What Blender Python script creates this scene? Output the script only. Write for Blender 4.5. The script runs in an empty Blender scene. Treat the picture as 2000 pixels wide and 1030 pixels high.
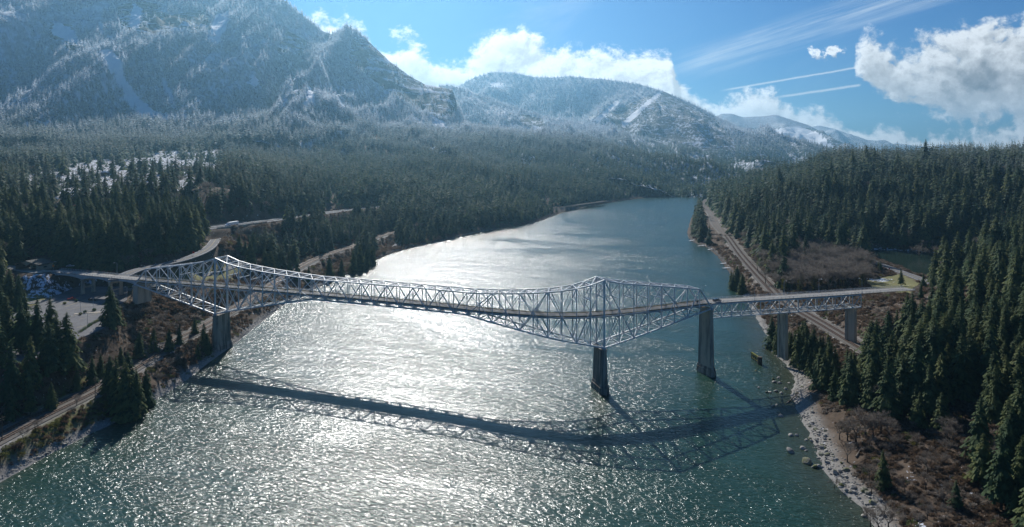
import bpy, math, random
import numpy as np
from mathutils import Vector
R = math.radians
random.seed(7)
rng = np.random.default_rng(7)
scene = bpy.context.scene
root_col = scene.collection

# ---------------------------------------------------------------- camera
F, CX, HY, H = 1300.0, 1000.0, 300.0, 120.0      # focal length in photo pixels, centre column, horizon row, eye height
cam = bpy.data.cameras.new('camera')
cam.sensor_width = 36.0
cam.lens = 36.0 * F / 2000.0
cam.shift_y = -(515.0 - HY) / 2000.0
cam.clip_start, cam.clip_end = 1.0, 60000.0
camo = bpy.data.objects.new('camera', cam)
root_col.objects.link(camo)
camo.location = (0, 0, H)
camo.rotation_euler = (R(90), 0, 0)
scene.camera = camo

# ---------------------------------------------------------------- light
SUN_EL, SUN_AZ = 34.0, -12.0                      # azimuth from +Y, negative = to the left
sun = bpy.data.lights.new('sun', 'SUN')
sun.energy = 5.0
sun.angle = R(0.5)
sun.color = (1.0, 0.965, 0.91)
suno = bpy.data.objects.new('sun', sun)
root_col.objects.link(suno)
sd = Vector((math.sin(R(SUN_AZ)) * math.cos(R(SUN_EL)), math.cos(R(SUN_AZ)) * math.cos(R(SUN_EL)), math.sin(R(SUN_EL))))
suno.rotation_euler = sd.to_track_quat('Z', 'Y').to_euler()
scene.view_settings.view_transform = 'Standard'
scene.view_settings.look = 'None'
scene.view_settings.exposure = 0.10
scene.view_settings.gamma = 1.0
scene.view_settings.use_curve_mapping = False
SKY_STRENGTH = 0.10
HAZE_DENSITY = 0.000068
try:
    scene.cycles.use_denoising = True
    scene.cycles.max_bounces = 5
    scene.cycles.diffuse_bounces = 2
    scene.cycles.glossy_bounces = 2
    scene.cycles.volume_bounces = 0
    scene.cycles.transparent_max_bounces = 4
    scene.cycles.sample_clamp_indirect = 4.0
except Exception:
    pass

# ---------------------------------------------------------------- node helpers
class NT:
    def __init__(s, tree): s.t = tree; s.n = tree.nodes; s.l = tree.links
    def new(s, typ, **kw):
        n = s.n.new(typ)
        for k, v in kw.items(): setattr(n, k, v)
        return n
    def put(s, sock, v):
        if v is None: return
        if isinstance(v, bpy.types.NodeSocket): s.l.new(v, sock)
        else: sock.default_value = v
    def m(s, op, a, b=None, c=None, clamp=False):
        n = s.new('ShaderNodeMath', operation=op, use_clamp=clamp)
        s.put(n.inputs[0], a); s.put(n.inputs[1], b)
        if c is not None: s.put(n.inputs[2], c)
        return n.outputs[0]
    def vm(s, op, a, b=None, scale=None):
        n = s.new('ShaderNodeVectorMath', operation=op)
        s.put(n.inputs[0], a); s.put(n.inputs[1], b)
        if scale is not None: s.put(n.inputs['Scale'], scale)
        return n.outputs[0]
    def comb(s, x, y, z):
        n = s.new('ShaderNodeCombineXYZ'); s.put(n.inputs[0], x); s.put(n.inputs[1], y); s.put(n.inputs[2], z); return n.outputs[0]
    def sep(s, v):
        n = s.new('ShaderNodeSeparateXYZ'); s.put(n.inputs[0], v); return n.outputs
    def noise(s, v, scale, detail=4.0, rough=0.55, dist=0.0):
        n = s.new('ShaderNodeTexNoise'); s.put(n.inputs['Vector'], v)
        s.put(n.inputs['Scale'], scale); s.put(n.inputs['Detail'], detail)
        s.put(n.inputs['Roughness'], rough); s.put(n.inputs['Distortion'], dist)
        return n.outputs[0]
    def ss(s, v, a, b, lo=0.0, hi=1.0, smooth=True):
        n = s.new('ShaderNodeMapRange', interpolation_type='SMOOTHSTEP' if smooth else 'LINEAR')
        s.put(n.inputs[0], v)
        for i, x in enumerate((a, b, lo, hi)): s.put(n.inputs[i + 1], x)
        return n.outputs[0]
    def mix(s, f, a, b):
        n = s.new('ShaderNodeMix', data_type='RGBA'); s.put(n.inputs[0], f); s.put(n.inputs[6], a); s.put(n.inputs[7], b); return n.outputs[2]
    def mixf(s, f, a, b):
        n = s.new('ShaderNodeMix', data_type='FLOAT'); s.put(n.inputs[0], f); s.put(n.inputs[2], a); s.put(n.inputs[3], b); return n.outputs[0]
    def curve(s, v, pts):
        n = s.new('ShaderNodeFloatCurve'); c = n.mapping.curves[0]
        n.mapping.use_clip = False
        c.points[0].location = pts[0]; c.points[1].location = pts[-1]
        for p in pts[1:-1]: c.points.new(*p)
        n.mapping.update(); s.put(n.inputs[1], v); return n.outputs[0]
    def attr(s, name, inst=False):
        n = s.new('ShaderNodeAttribute'); n.attribute_name = name
        if inst: n.attribute_type = 'INSTANCER'
        return n.outputs['Fac']
def C(r, g, b): return (r, g, b, 1.0)

# ---------------------------------------------------------------- world
def build_world():
    w = bpy.data.worlds.new('World'); scene.world = w; w.use_nodes = True
    t = NT(w.node_tree); t.n.clear()
    out = t.new('ShaderNodeOutputWorld'); bg = t.new('ShaderNodeBackground')
    t.l.new(bg.outputs[0], out.inputs[0]); bg.inputs[1].default_value = SKY_STRENGTH
    sky = t.new('ShaderNodeTexSky', sky_type='NISHITA', sun_disc=False)
    sky.sun_elevation = R(SUN_EL); sky.sun_rotation = R(SUN_AZ)
    sky.altitude = 100; sky.air_density = 1.0; sky.dust_density = 0.7; sky.ozone_density = 2.5
    geo = t.new('ShaderNodeNewGeometry')
    tc = t.new('ShaderNodeTexCoord')
    x, y, z = t.sep(tc.outputs['Generated'])
    yy = t.m('MAXIMUM', y, 0.12)
    # direction in units of the distance to the far end of the valley
    U = t.m('ADD', t.m('MULTIPLY', t.m('DIVIDE', x, yy), F / 2000.0), 0.5)
    V = t.m('MULTIPLY', t.m('DIVIDE', z, yy), F / 1000.0)          # 0 horizon, 0.3 = top of the picture
    P = t.comb(U, V, 0.0)
    warp = t.noise(P, 9.0, 3.0, 0.5)
    def dens(off):
        p = t.vm('ADD', P, off)
        us, vs, _ = t.sep(p)
        pv = t.comb(us, t.m('MULTIPLY', vs, 0.62), 0.0)
        n1 = t.noise(pv, 11.0, 9.0, 0.62, 0.35)
        n2 = t.noise(pv, 33.0, 5.0, 0.6, 0.2); n3 = t.m('SUBTRACT', t.noise(pv, 75.0, 5.0, 0.65, 0.3), 0.5)
        n = t.m('ADD', t.m('MULTIPLY', n1, 0.75), t.m('MULTIPLY', n2, 0.25))
        nn = t.m('SUBTRACT', n, 0.5)
        Y2 = lambda py: (300 - py) / 1000.0
        top = [(0, Y2(30)), (.30, Y2(35)), (.345, Y2(48)), (.38, Y2(80)), (.40, Y2(70)), (.43, Y2(98)), (.46, Y2(100)), (.49, Y2(66)), (.52, Y2(74)), (.56, Y2(98)), (.60, Y2(98)),
               (.635, Y2(86)), (.652, Y2(85)), (.663, Y2(165)), (.70, Y2(183)), (.72, Y2(168)), (.75, Y2(190)), (.775, Y2(212)), (.81, Y2(215)), (.835, Y2(232)), (.86, Y2(248)), (.93, Y2(238)), (1.0, Y2(232))]
        vt = t.curve(us, top)
        a = t.m('MULTIPLY', t.m('SUBTRACT', vt, vs), 22.0)
        a = t.m('ADD', t.m('ADD', t.m('MINIMUM', a, 1.5), .15), t.m('ADD', t.m('MULTIPLY', nn, 6.0), t.m('MULTIPLY', n3, 1.4)))
        # the big grey cumulus on the right
        rt = t.curve(us, [(0, .0), (.82, .0), (.838, Y2(128)), (.85, Y2(103)), (.875, Y2(118)), (.89, Y2(112)), (.91, Y2(100)), (.94, Y2(88)), (.97, Y2(72)), (1.0, Y2(55))])
        rb = t.curve(us, [(0, .3), (.82, .2), (.838, Y2(150)), (.855, Y2(172)), (.875, Y2(225)), (.90, Y2(250)), (1.0, Y2(262))])
        b = t.m('MINIMUM', t.m('SUBTRACT', rt, vs), t.m('SUBTRACT', vs, rb))
        b = t.m('MULTIPLY', b, 13.0)
        b = t.m('ADD', t.m('ADD', t.m('MINIMUM', b, 1.5), .25), t.m('ADD', t.m('MULTIPLY', nn, 6.5), t.m('MULTIPLY', n3, 1.6)))
        # stray puffs
        def puff(px, py, rx, ry, k=1.0):
            du = t.m('DIVIDE', t.m('SUBTRACT', us, px / 2000.0), rx / 2000.0)
            dv = t.m('DIVIDE', t.m('SUBTRACT', vs, Y2(py)), ry / 1000.0)
            r2 = t.m('ADD', t.m('MULTIPLY', du, du), t.m('MULTIPLY', dv, dv))
            return t.m('ADD', t.m('MULTIPLY', t.m('MAXIMUM', t.m('SUBTRACT', 0.62, r2), -12.0), k * .8), t.m('ADD', t.m('MULTIPLY', nn, 2.5), t.m('MULTIPLY', n3, 4.5)))
        d = t.m('MAXIMUM', a, b)
        for q in ((1618, 103, 34, 17),):
            d = t.m('MAXIMUM', d, puff(*q))
        return d
    d0 = dens((0, 0, 0))
    d1 = dens((-0.006, 0.016, 0))
    alpha = t.ss(d0, 0.0, 0.7)
    lit = t.ss(t.m('SUBTRACT', d0, d1), -0.55, 0.75)
    thick = t.ss(d0, 0.7, 1.9)
    body = t.noise(t.comb(U, t.m('MULTIPLY', V, 1.3), 3.0), 7.0, 6.0, 0.55)
    rightness = t.ss(U, 0.70, 0.92)
    bright = t.mixf(lit, 0.55, 1.0)
    core = t.ss(t.m('ADD', body, t.m('MULTIPLY', rightness, 0.08)), 0.45, 0.60)
    dark = t.m('MULTIPLY', t.m('MULTIPLY', thick, core), t.mixf(rightness, 0.40, 0.66))
    bright = t.m('MULTIPLY', bright, t.m('SUBTRACT', 1.0, dark))
    bright = t.m('MULTIPLY', bright, t.mixf(rightness, 1.0, 0.85))
    ccol = t.vm('SCALE', (10.4, 10.9, 11.3), scale=bright)
    # thin high cirrus streaks
    W = t.m('SUBTRACT', V, t.m('MULTIPLY', U, 0.62))
    def streak(pa, pb, width, strength, seed):
        ax, ay = pa[0] / 2000.0, (300 - pa[1]) / 1000.0
        bx, by = pb[0] / 2000.0, (300 - pb[1]) / 1000.0
        sl = (by - ay) / (bx - ax)
        off = t.m('SUBTRACT', t.m('SUBTRACT', V, ay), t.m('MULTIPLY', t.m('SUBTRACT', U, ax), sl))
        fib = t.noise(t.comb(t.m('MULTIPLY', U, 1.6), t.m('MULTIPLY', off, 14.0), seed), 5.0, 7.0, 0.65)
        prof = t.ss(t.m('ABSOLUTE', off), 0.0, width, 1.0, 0.0)
        ends = t.m('MULTIPLY', t.ss(U, ax - 0.01, ax + 0.05), t.ss(U, bx, bx + 0.10, 1.0, 0.0))
        return t.m('MULTIPLY', t.m('MULTIPLY', prof, ends), t.m('MULTIPLY', t.ss(fib, 0.28, 0.75), strength))
    ci = t.m('MAXIMUM', streak((1290, 140), (1720, 5), 0.040, 0.62, 1.0), streak((1330, 145), (1850, -10), 0.030, 0.45, 5.0))
    veil = t.m('MULTIPLY', t.ss(t.noise(t.comb(t.m('MULTIPLY', U, 1.0), t.m('MULTIPLY', W, 1.6), 9.0), 4.0, 7.0, 0.6, 0.6), 0.48, 0.78), t.ss(U, 0.62, 0.8, 0.28, 0.06))
    ci = t.m('MAXIMUM', ci, veil)
    def trail(pa, pb, width):
        ax, ay = pa[0] / 2000.0, (300 - pa[1]) / 1000.0
        bx, by = pb[0] / 2000.0, (300 - pb[1]) / 1000.0
        sl = (by - ay) / (bx - ax)
        off = t.m('SUBTRACT', t.m('SUBTRACT', V, ay), t.m('MULTIPLY', t.m('SUBTRACT', U, ax), sl))
        off = t.m('ADD', off, t.m('MULTIPLY', t.m('SUBTRACT', t.noise(P, 60.0, 2.0), 0.5), 0.0022))
        return t.m('MULTIPLY', t.ss(t.m('ABSOLUTE', off), 0.0, width, 0.75, 0.0), t.m('MULTIPLY', t.ss(U, ax, ax + .02), t.ss(U, bx, bx + 0.004, 1.0, 0.0)))
    ci = t.m('MAXIMUM', ci, t.m('MAXIMUM', trail((1400, 179), (1680, 131), 0.0032), trail((1500, 193), (1676, 167), 0.0042)))
    skyc = t.mix(0.0, sky.outputs[0], sky.outputs[0])
    skyc = t.vm('MULTIPLY', skyc, (0.14, 0.36, 0.64))
    c = t.mix(ci, skyc, (6.6, 7.6, 8.6, 1))
    c = t.mix(alpha, c, ccol)
    # below and behind the valley there is only the plain sky
    front = t.m('MULTIPLY', t.ss(y, 0.1, 0.3), t.ss(z, -0.05, -0.01))
    c = t.mix(front, skyc, c)
    t.l.new(c, bg.inputs[0])
build_world()

# ---------------------------------------------------------------- object helpers
def tag(o, label=None, cat=None, group=None, kind=None):
    if label: o['label'] = label
    if cat: o['category'] = cat
    if group: o['group'] = group
    if kind: o['kind'] = kind
    return o
def empty(name, loc=(0, 0, 0), rz=0.0):
    o = bpy.data.objects.new(name, None); root_col.objects.link(o)
    o.empty_display_size = 1.0
    o.location = loc; o.rotation_euler = (0, 0, rz); return o
def np_mesh(name, V, Fc, mats=(), smooth=False, midx=None):
    """V (n,3); Fc list of faces or (m,k) array"""
    me = bpy.data.meshes.new(name)
    V = np.asarray(V, dtype=np.float64)
    if isinstance(Fc, np.ndarray):
        m, k = Fc.shape
        me.vertices.add(len(V)); me.vertices.foreach_set('co', V.ravel())
        me.loops.add(m * k); me.loops.foreach_set('vertex_index', Fc.ravel().astype(np.int32))
        me.polygons.add(m); me.polygons.foreach_set('loop_start', np.arange(0, m * k, k, dtype=np.int32))
        me.update(calc_edges=True)
    else:
        me.from_pydata([tuple(v) for v in V], [], Fc); me.update()
    for mt in mats: me.materials.append(mt)
    if midx is not None: me.polygons.foreach_set('material_index', np.asarray(midx, dtype=np.int32))
    if smooth: me.polygons.foreach_set('use_smooth', np.ones(len(me.polygons), dtype=bool))
    me.validate()
    return me
def link(name, me, parent=None):
    o = bpy.data.objects.new(name, me); root_col.objects.link(o)
    if parent is not None: o.parent = parent
    return o
class MB:
    """collects simple solids into one mesh"""
    def __init__(s): s.v = []; s.f = []; s.mi = []; s.cur = 0
    def _add(s, vs, fs):
        b = len(s.v); s.v += [tuple(v) for v in vs]
        for f in fs: s.f.append([b + i for i in f]); s.mi.append(s.cur)
    def box(s, c, d, rz=0.0, top=(1, 1)):
        cx, cy, cz = c; dx, dy, dz = (q / 2 for q in d); ca, sa = math.cos(rz), math.sin(rz); vs = []
        for k, (sx, sy) in ((-1, (1, 1)), (1, top)):
            for a, b in ((-1, -1), (1, -1), (1, 1), (-1, 1)):
                x, y = a * dx * sx, b * dy * sy
                vs.append((cx + x * ca - y * sa, cy + x * sa + y * ca, cz + k * dz))
        s._add(vs, [(3, 2, 1, 0), (4, 5, 6, 7), (0, 1, 5, 4), (1, 2, 6, 5), (2, 3, 7, 6), (3, 0, 4, 7)])
    def bar(s, p, q, w, h=None, up=(0, 0, 1)):
        h = h or w; p = Vector(p); q = Vector(q); d = (q - p)
        if d.length < 1e-6: return
        d.normalize(); up = Vector(up)
        if abs(d.dot(up)) > 0.98: up = Vector((0, 1, 0)) if abs(d.y) < .9 else Vector((1, 0, 0))
        a = d.cross(up).normalized(); b = a.cross(d).normalized()
        vs = []
        for c in (p, q):
            for i, j in ((-1, -1), (1, -1), (1, 1), (-1, 1)): vs.append(c + a * (i * w / 2) + b * (j * h / 2))
        s._add(vs, [(3, 2, 1, 0), (4, 5, 6, 7), (0, 1, 5, 4), (1, 2, 6, 5), (2, 3, 7, 6), (3, 0, 4, 7)])
    def tube(s, p, q, r0, r1=None, n=8):
        r1 = r0 if r1 is None else r1; p = Vector(p); q = Vector(q); d = (q - p).normalized()
        up = Vector((0, 0, 1)) if abs(d.z) < .95 else Vector((1, 0, 0))
        a = d.cross(up).normalized(); b = a.cross(d)
        vs = []
        for c, r in ((p, r0), (q, r1)):
            for i in range(n):
                t = 2 * math.pi * i / n; vs.append(c + a * (r * math.cos(t)) + b * (r * math.sin(t)))
        s._add(vs, [tuple(range(n))[::-1], tuple(range(n, 2 * n))] + [(i, (i + 1) % n, n + (i + 1) % n, n + i) for i in range(n)])
    def prism(s, pts, z0, z1):
        n = len(pts); a = sum(pts[i][0] * pts[(i + 1) % n][1] - pts[(i + 1) % n][0] * pts[i][1] for i in range(n))
        if a < 0: pts = pts[::-1]
        f0 = (lambda i: z0[i]) if hasattr(z0, '__len__') else (lambda i: z0)
        f1 = (lambda i: z1[i]) if hasattr(z1, '__len__') else (lambda i: z1)
        vs = [(x, y, f0(i)) for i, (x, y) in enumerate(pts)] + [(x, y, f1(i)) for i, (x, y) in enumerate(pts)]
        s._add(vs, [tuple(range(n))[::-1], tuple(range(n, 2 * n))] + [(i, (i + 1) % n, n + (i + 1) % n, n + i) for i in range(n)])
    def profile(s, pts, y0, y1):
        """side outline (x,z) extruded along y"""
        n = len(pts); vs = [(x, y0, z) for x, z in pts] + [(x, y1, z) for x, z in pts]
        s._add(vs, [tuple(range(n)), tuple(range(n, 2 * n))[::-1]] + [((i + 1) % n, i, n + i, n + (i + 1) % n) for i in range(n)])
    def quad(s, a, b, c, d): s._add([a, b, c, d], [(0, 1, 2, 3)])
    def build(s, name, mats, parent=None, smooth=False):
        if not isinstance(mats, (list, tuple)): mats = [mats]
        me = np_mesh(name, s.v, s.f, mats, smooth, s.mi if len(mats) > 1 else None)
        return link(name, me, parent)

def G(px, py, z):                                  # where a photo point lies when its height is known
    Y = F * (H - z) / (py - HY); return ((px - CX) / F * Y, Y)
def T(px, py, Y):                                  # a photo point at a known distance
    return ((px - CX) / F * Y, Y, H - (py - HY) / F * Y)
def to_px(X, Y, Z):
    return CX + F * X / Y, HY + F * (H - Z) / Y

# ---------------------------------------------------------------- numpy noise
def _hash(ix, iy, seed):
    h = (ix.astype(np.int64) * 374761393 + iy.astype(np.int64) * 668265263 + seed * 974634777) & 0xffffffff
    h = ((h ^ (h >> 13)) * 1274126177) & 0xffffffff
    h = h ^ (h >> 16)
    return (h & 0xffffff) / float(0xffffff)
def vnoise(x, y, seed=0):
    ix, iy = np.floor(x), np.floor(y); fx, fy = x - ix, y - iy
    fx = fx * fx * (3 - 2 * fx); fy = fy * fy * (3 - 2 * fy)
    a, b = _hash(ix, iy, seed), _hash(ix + 1, iy, seed); c, d = _hash(ix, iy + 1, seed), _hash(ix + 1, iy + 1, seed)
    return (a * (1 - fx) + b * fx) * (1 - fy) + (c * (1 - fx) + d * fx) * fy
def fbm(x, y, seed=0, octv=5, gain=0.5):
    s = 0; a = 1; t = 0
    for i in range(octv):
        s = s + a * vnoise(x, y, seed + i * 17); t += a; a *= gain; x = x * 2.03 + 3.1; y = y * 2.03 + 1.7
    return s / t
def ridged(x, y, seed=0, octv=4):
    s = 0; a = 1; t = 0
    for i in range(octv):
        s = s + a * (1 - np.abs(2 * vnoise(x, y, seed + i * 13) - 1)); t += a; a *= .5; x = x * 2.1 + 5; y = y * 2.1 + 9
    return s / t
def sstep(a, b, x):
    t = np.clip((x - a) / (b - a), 0, 1); return t * t * (3 - 2 * t)
def seg_dist(X, Y, pts, closed=False):
    """distance to a polyline, and the interpolated third coordinate of the nearest point"""
    best = np.full(X.shape, 1e18); val = np.zeros(X.shape)
    n = len(pts)
    for i in range(n if closed else n - 1):
        a, b = pts[i], pts[(i + 1) % n]; dx, dy = b[0] - a[0], b[1] - a[1]; L = dx * dx + dy * dy
        t = np.clip(((X - a[0]) * dx + (Y - a[1]) * dy) / L, 0, 1)
        d = (X - a[0] - t * dx) ** 2 + (Y - a[1] - t * dy) ** 2
        m = d < best; best = np.where(m, d, best)
        if len(a) > 2: val = np.where(m, a[2] + (b[2] - a[2]) * t, val)
    return np.sqrt(best), val
def in_poly(X, Y, pts):
    X = np.asarray(X, float); Y = np.asarray(Y, float); r = np.zeros(X.shape, bool); n = len(pts)
    for i in range(n):
        x1, y1 = pts[i][:2]; x2, y2 = pts[(i + 1) % n][:2]
        if y1 == y2: continue
        c = ((y1 > Y) != (y2 > Y)) & (X < (x2 - x1) * (Y - y1) / (y2 - y1) + x1); r ^= c
    return r

# ---------------------------------------------------------------- the lie of the land
left_px = [(0, 940), (100, 885), (170, 850), (245, 815), (300, 782), (350, 752), (400, 712), (462, 668), (510, 628), (560, 592), (620, 562), (690, 530), (725, 512), (760, 497), (800, 485),
           (870, 470), (950, 452), (1040, 437), (1100, 415), (1150, 403), (1200, 394), (1300, 381), (1380, 371), (1425, 365)]
right_px = [(1712, 1030), (1690, 990), (1650, 960), (1612, 915), (1590, 860), (1560, 800), (1548, 770), (1558, 745), (1540, 715), (1508, 685), (1500, 655), (1480, 622), (1462, 590), (1440, 555), (1425, 530), (1402, 500),
            (1385, 486), (1350, 470), (1343, 455), (1350, 430), (1362, 405), (1374, 388), (1395, 378)]
left_w = [(-330, -300), (-215, 60), (-185, 190)] + [G(x, y, 0) for x, y in left_px] + [(1300, 2750), (2600, 3100), (5200, 3600)]
right_w = [(60, -300), (95, 60), (108, 160)] + [G(x, y, 0) for x, y in right_px] + [(700, 2080), (1000, 2210), (2600, 2500), (5200, 2900)]
river_poly = left_w + right_w[::-1]
POND_Z = 11.0
pond_poly = [G(x, y, POND_Z) for x, y in [(1672, 486), (1720, 488), (1790, 493), (1900, 503), (1925, 520), (1870, 540), (1800, 538), (1735, 512)]]

rail_left = [(-205, 60, 8), (-203, 250, 8.0), (-198, 320, 8.2), (-200, 390, 8.5), (-198, 430, 8.6), (-200, 520, 9), (-207, 640, 9.5), (-203, 720, 10), (-186, 800, 10), (-165, 930, 10), (-60, 1150, 9), (60, 1320, 9), (220, 1560, 9)]
rail_right = [(196, 330, 11.5), (197, 366, 11), (201, 430, 10), (203, 493, 10), (213, 550, 10), (247, 715, 10), (290, 900, 10), (314, 1021, 10), (365, 1220, 10), (412, 1430, 10), (470, 1600, 10)]
LOT_Z = 26.0
lot_poly = [G(x, y, LOT_Z) for x, y in [(248, 586), (250, 560), (150, 560), (60, 600), (-40, 640), (-60, 720), (60, 705), (140, 668), (205, 640), (225, 600)]]
ramp = [G(18, 522, 39.2) + (39.2,), G(60, 528, 39.2) + (39.2,), G(92, 533, 39.0) + (39.0,)]
road_up = [G(225, 546, 38.5) + (38.5,), G(265, 528, 39) + (39,), G(310, 518, 40) + (40,), G(350, 509, 41) + (41,), G(385, 497, 42) + (42,), G(408, 484, 41.5) + (41.5,), G(420, 470, 41) + (41,), G(428, 457, 41) + (41,), G(440, 450, 41) + (41,), G(475, 442, 41) + (41,)]
highway = [G(300, 456, 50) + (50,), G(412, 445, 49) + (49,), G(470, 438, 48) + (48,), G(550, 428, 44) + (44,), G(620, 418, 40) + (40,), G(690, 409, 36) + (36,), G(760, 402, 32) + (32,)]
road_right = [G(1640, 488, 13) + (13,), G(1680, 502, 13.5) + (13.5,), G(1735, 522, 14) + (14,), G(1810, 550, 14.5) + (14.5,), G(1900, 590, 15) + (15,), G(2050, 660, 18) + (18,)]
under_road = [(-420, 330, 25.8), (-330, 400, 25.8), (-270, 452, 25.8), (-238, 520, 25.5), (-236, 600, 24)]

ctl = []
for Y in (60, 160, 230, 270, 310, 350, 390, 430):
    ctl += [(-185, Y, 6), (-205, Y, 8), (-216, Y, 10), (-232, Y, 19), (-250, Y, 25.5), (-300, Y, 26), (-360, Y, 27)]
for (px, py, z) in [(0, 640, 26), (0, 590, 26), (0, 540, 34), (60, 522, 39), (10, 510, 40), (150, 505, 41), (230, 500, 42), (0, 470, 52), (120, 470, 50), (250, 470, 50), (330, 480, 48), (380, 455, 52),
                    (0, 420, 64), (120, 420, 64), (250, 420, 62), (360, 430, 58), (0, 380, 74), (100, 370, 76), (200, 355, 84), (320, 350, 86), (420, 350, 85), (480, 380, 74), (600, 400, 50), (560, 420, 45),
                    (520, 450, 34), (560, 500, 14), (720, 450, 11), (800, 440, 12), (640, 440, 26), (470, 500, 30), (430, 520, 26), (500, 540, 12)]:
    X, Y = G(px, py, z); ctl.append((X, Y, z))
for (px, py, Y) in [(700, 340, 1500), (700, 375, 1150), (900, 335, 1700), (900, 375, 1400), (900, 285, 2300), (700, 265, 2100), (560, 300, 1700), (480, 245, 2000), (300, 262, 1800), (300, 310, 1250), (100, 270, 1700), (0, 260, 1700),
                    (0, 330, 1150), (-200, 330, 1150), (-300, 255, 1800), (1020, 345, 1900), (1100, 350, 2000), (1000, 270, 2600), (1100, 285, 2600), (1200, 315, 2500), (1200, 352, 2150), (1300, 345, 2600), (1380, 350, 2900), (1450, 352, 3100), (1550, 345, 4000)]:
    ctl.append(T(px, py, Y))
ctl += [(-700, 200, 60), (-700, 500, 75), (-1000, 700, 95), (-1600, 900, 130), (-3000, 1500, 260), (-3500, 3000, 350), (-1500, 3000, 300), (-500, 3400, 260), (600, 3800, 180), (1500, 4200, 60), (3000, 5000, 40), (5500, 5000, 60), (0, 6000, 200),
        (-4000, 7000, 300), (2500, 9000, 60), (6500, 9000, 60), (0, 13000, 200), (7000, 13000, 80), (-6000, 13000, 300), (-7000, 0, 400), (-900, -200, 60)]
# right bank
for Y in (60, 160, 220, 260, 300, 340):
    ctl += [(150, Y, 7), (170, Y, 12), (190, Y, 17), (220, Y, 24), (260, Y, 31), (320, Y, 38), (420, Y, 50)]
ctl += [(165, 380, 9), (185, 380, 10), (206, 390, 12), (214, 392, 30), (232, 396, 37.5), (262, 400, 38), (300, 400, 38), (240, 430, 26), (225, 450, 15), (195, 430, 10), (185, 470, 8), (205, 500, 10), (250, 480, 16), (250, 520, 15), (292, 520, 15.5), (330, 540, 15), (380, 500, 26),
        (235, 600, 12), (280, 640, 14), (350, 620, 13), (380, 560, 15), (340, 700, 14), (400, 800, 16), (460, 780, 20), (520, 720, 22), (560, 620, 34), (480, 560, 30), (430, 480, 40), (500, 400, 52), (650, 500, 66),
        (230, 720, 6), (260, 720, 11), (300, 760, 16), (350, 800, 26), (300, 900, 11), (330, 900, 18), (400, 950, 52), (480, 900, 46), (560, 900, 58), (700, 800, 74), (330, 1020, 14), (400, 1100, 50), (385, 1200, 16), (450, 1250, 50),
        (520, 1300, 74), (620, 1150, 82), (760, 1000, 88), (700, 1300, 84), (900, 1150, 94), (450, 1430, 26), (500, 1500, 50), (600, 1600, 64), (560, 1850, 30), (700, 1950, 30), (900, 1700, 70), (1200, 1500, 95), (1300, 2000, 50), (1800, 1800, 90),
        (1000, 900, 100), (1500, 700, 130), (2500, 1500, 120), (900, 300, 90), (5000, 1500, 150), (7000, 0, 200), (900, -200, 80)]
ctl = np.array(ctl, float)
_cs = np.hypot(ctl[:, 0], ctl[:, 1])
def _k(a, b): return np.sqrt((a[:, None, 0] - b[None, :, 0]) ** 2 + (a[:, None, 1] - b[None, :, 1]) ** 2 + 36.0)
_A = _k(ctl, ctl) + np.eye(len(ctl)) * -0.6
_mz = ctl[:, 2].mean()
_w = np.linalg.solve(_A, ctl[:, 2] - _mz)
def rbf(X, Y):
    out = np.empty(X.size); xf, yf = X.ravel(), Y.ravel()
    for i in range(0, X.size, 40000):
        out[i:i + 40000] = _k(np.stack([xf[i:i + 40000], yf[i:i + 40000]], 1), ctl) @ _w + _mz
    return out.reshape(X.shape)
flats = [(rail_left, 7.5, 7), (rail_right, 7.0, 7), (ramp, 9, 8), (road_up, 6.5, 7), (highway, 13, 10), (road_right, 6.5, 7), (under_road, 7, 10)]
def ground(X, Y, detail=True):
    X = np.asarray(X, float); Y = np.asarray(Y, float)
    d, _ = seg_dist(X, Y, river_poly, True); inside = in_poly(X, Y, river_poly)
    s = np.where(inside, -d, d)
    b = np.maximum(rbf(X, Y), 2.5)
    b = b + (fbm(X / 38, Y / 38, 3, 4) - .5) * np.clip(s / 12, 0, 1) * (4 + np.clip(Y - 500, 0, 2000) / 110)
    b = b + (ridged(X / 420, Y / 420, 8, 3) - .5) * 38 * sstep(900, 1700, Y) * sstep(20, 160, s)
    bank = 0.25 + s * np.where(X > 0, 0.30, 0.55)
    h = np.where(s > 0, np.minimum(b, bank), np.maximum(s * np.where(X > 0, .12, .3), -9))
    for pts, hw, bl in flats:
        dd, zz = seg_dist(X, Y, pts); t = sstep(hw + bl, hw, dd); t = np.where(s > 4, t, 0)
        h = h * (1 - t) + (zz - 0.45) * t
    dd, _ = seg_dist(X, Y, lot_poly, True); dd = np.where(in_poly(X, Y, lot_poly), 0, dd); t = sstep(9, 1.5, dd)
    h = h * (1 - t) + (LOT_Z - 0.4) * t
    dd, _ = seg_dist(X, Y, pond_poly, True); ins = in_poly(X, Y, pond_poly)
    t = np.where(ins, 1, sstep(16, 0, dd)); h = h * (1 - t) + np.where(ins, POND_Z - np.minimum(dd * .3, 4), POND_Z + .2) * t
    return h
def shore(X, Y):
    d, _ = seg_dist(np.asarray(X, float), np.asarray(Y, float), river_poly, True); return np.where(in_poly(X, Y, river_poly), -d, d)

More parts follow.
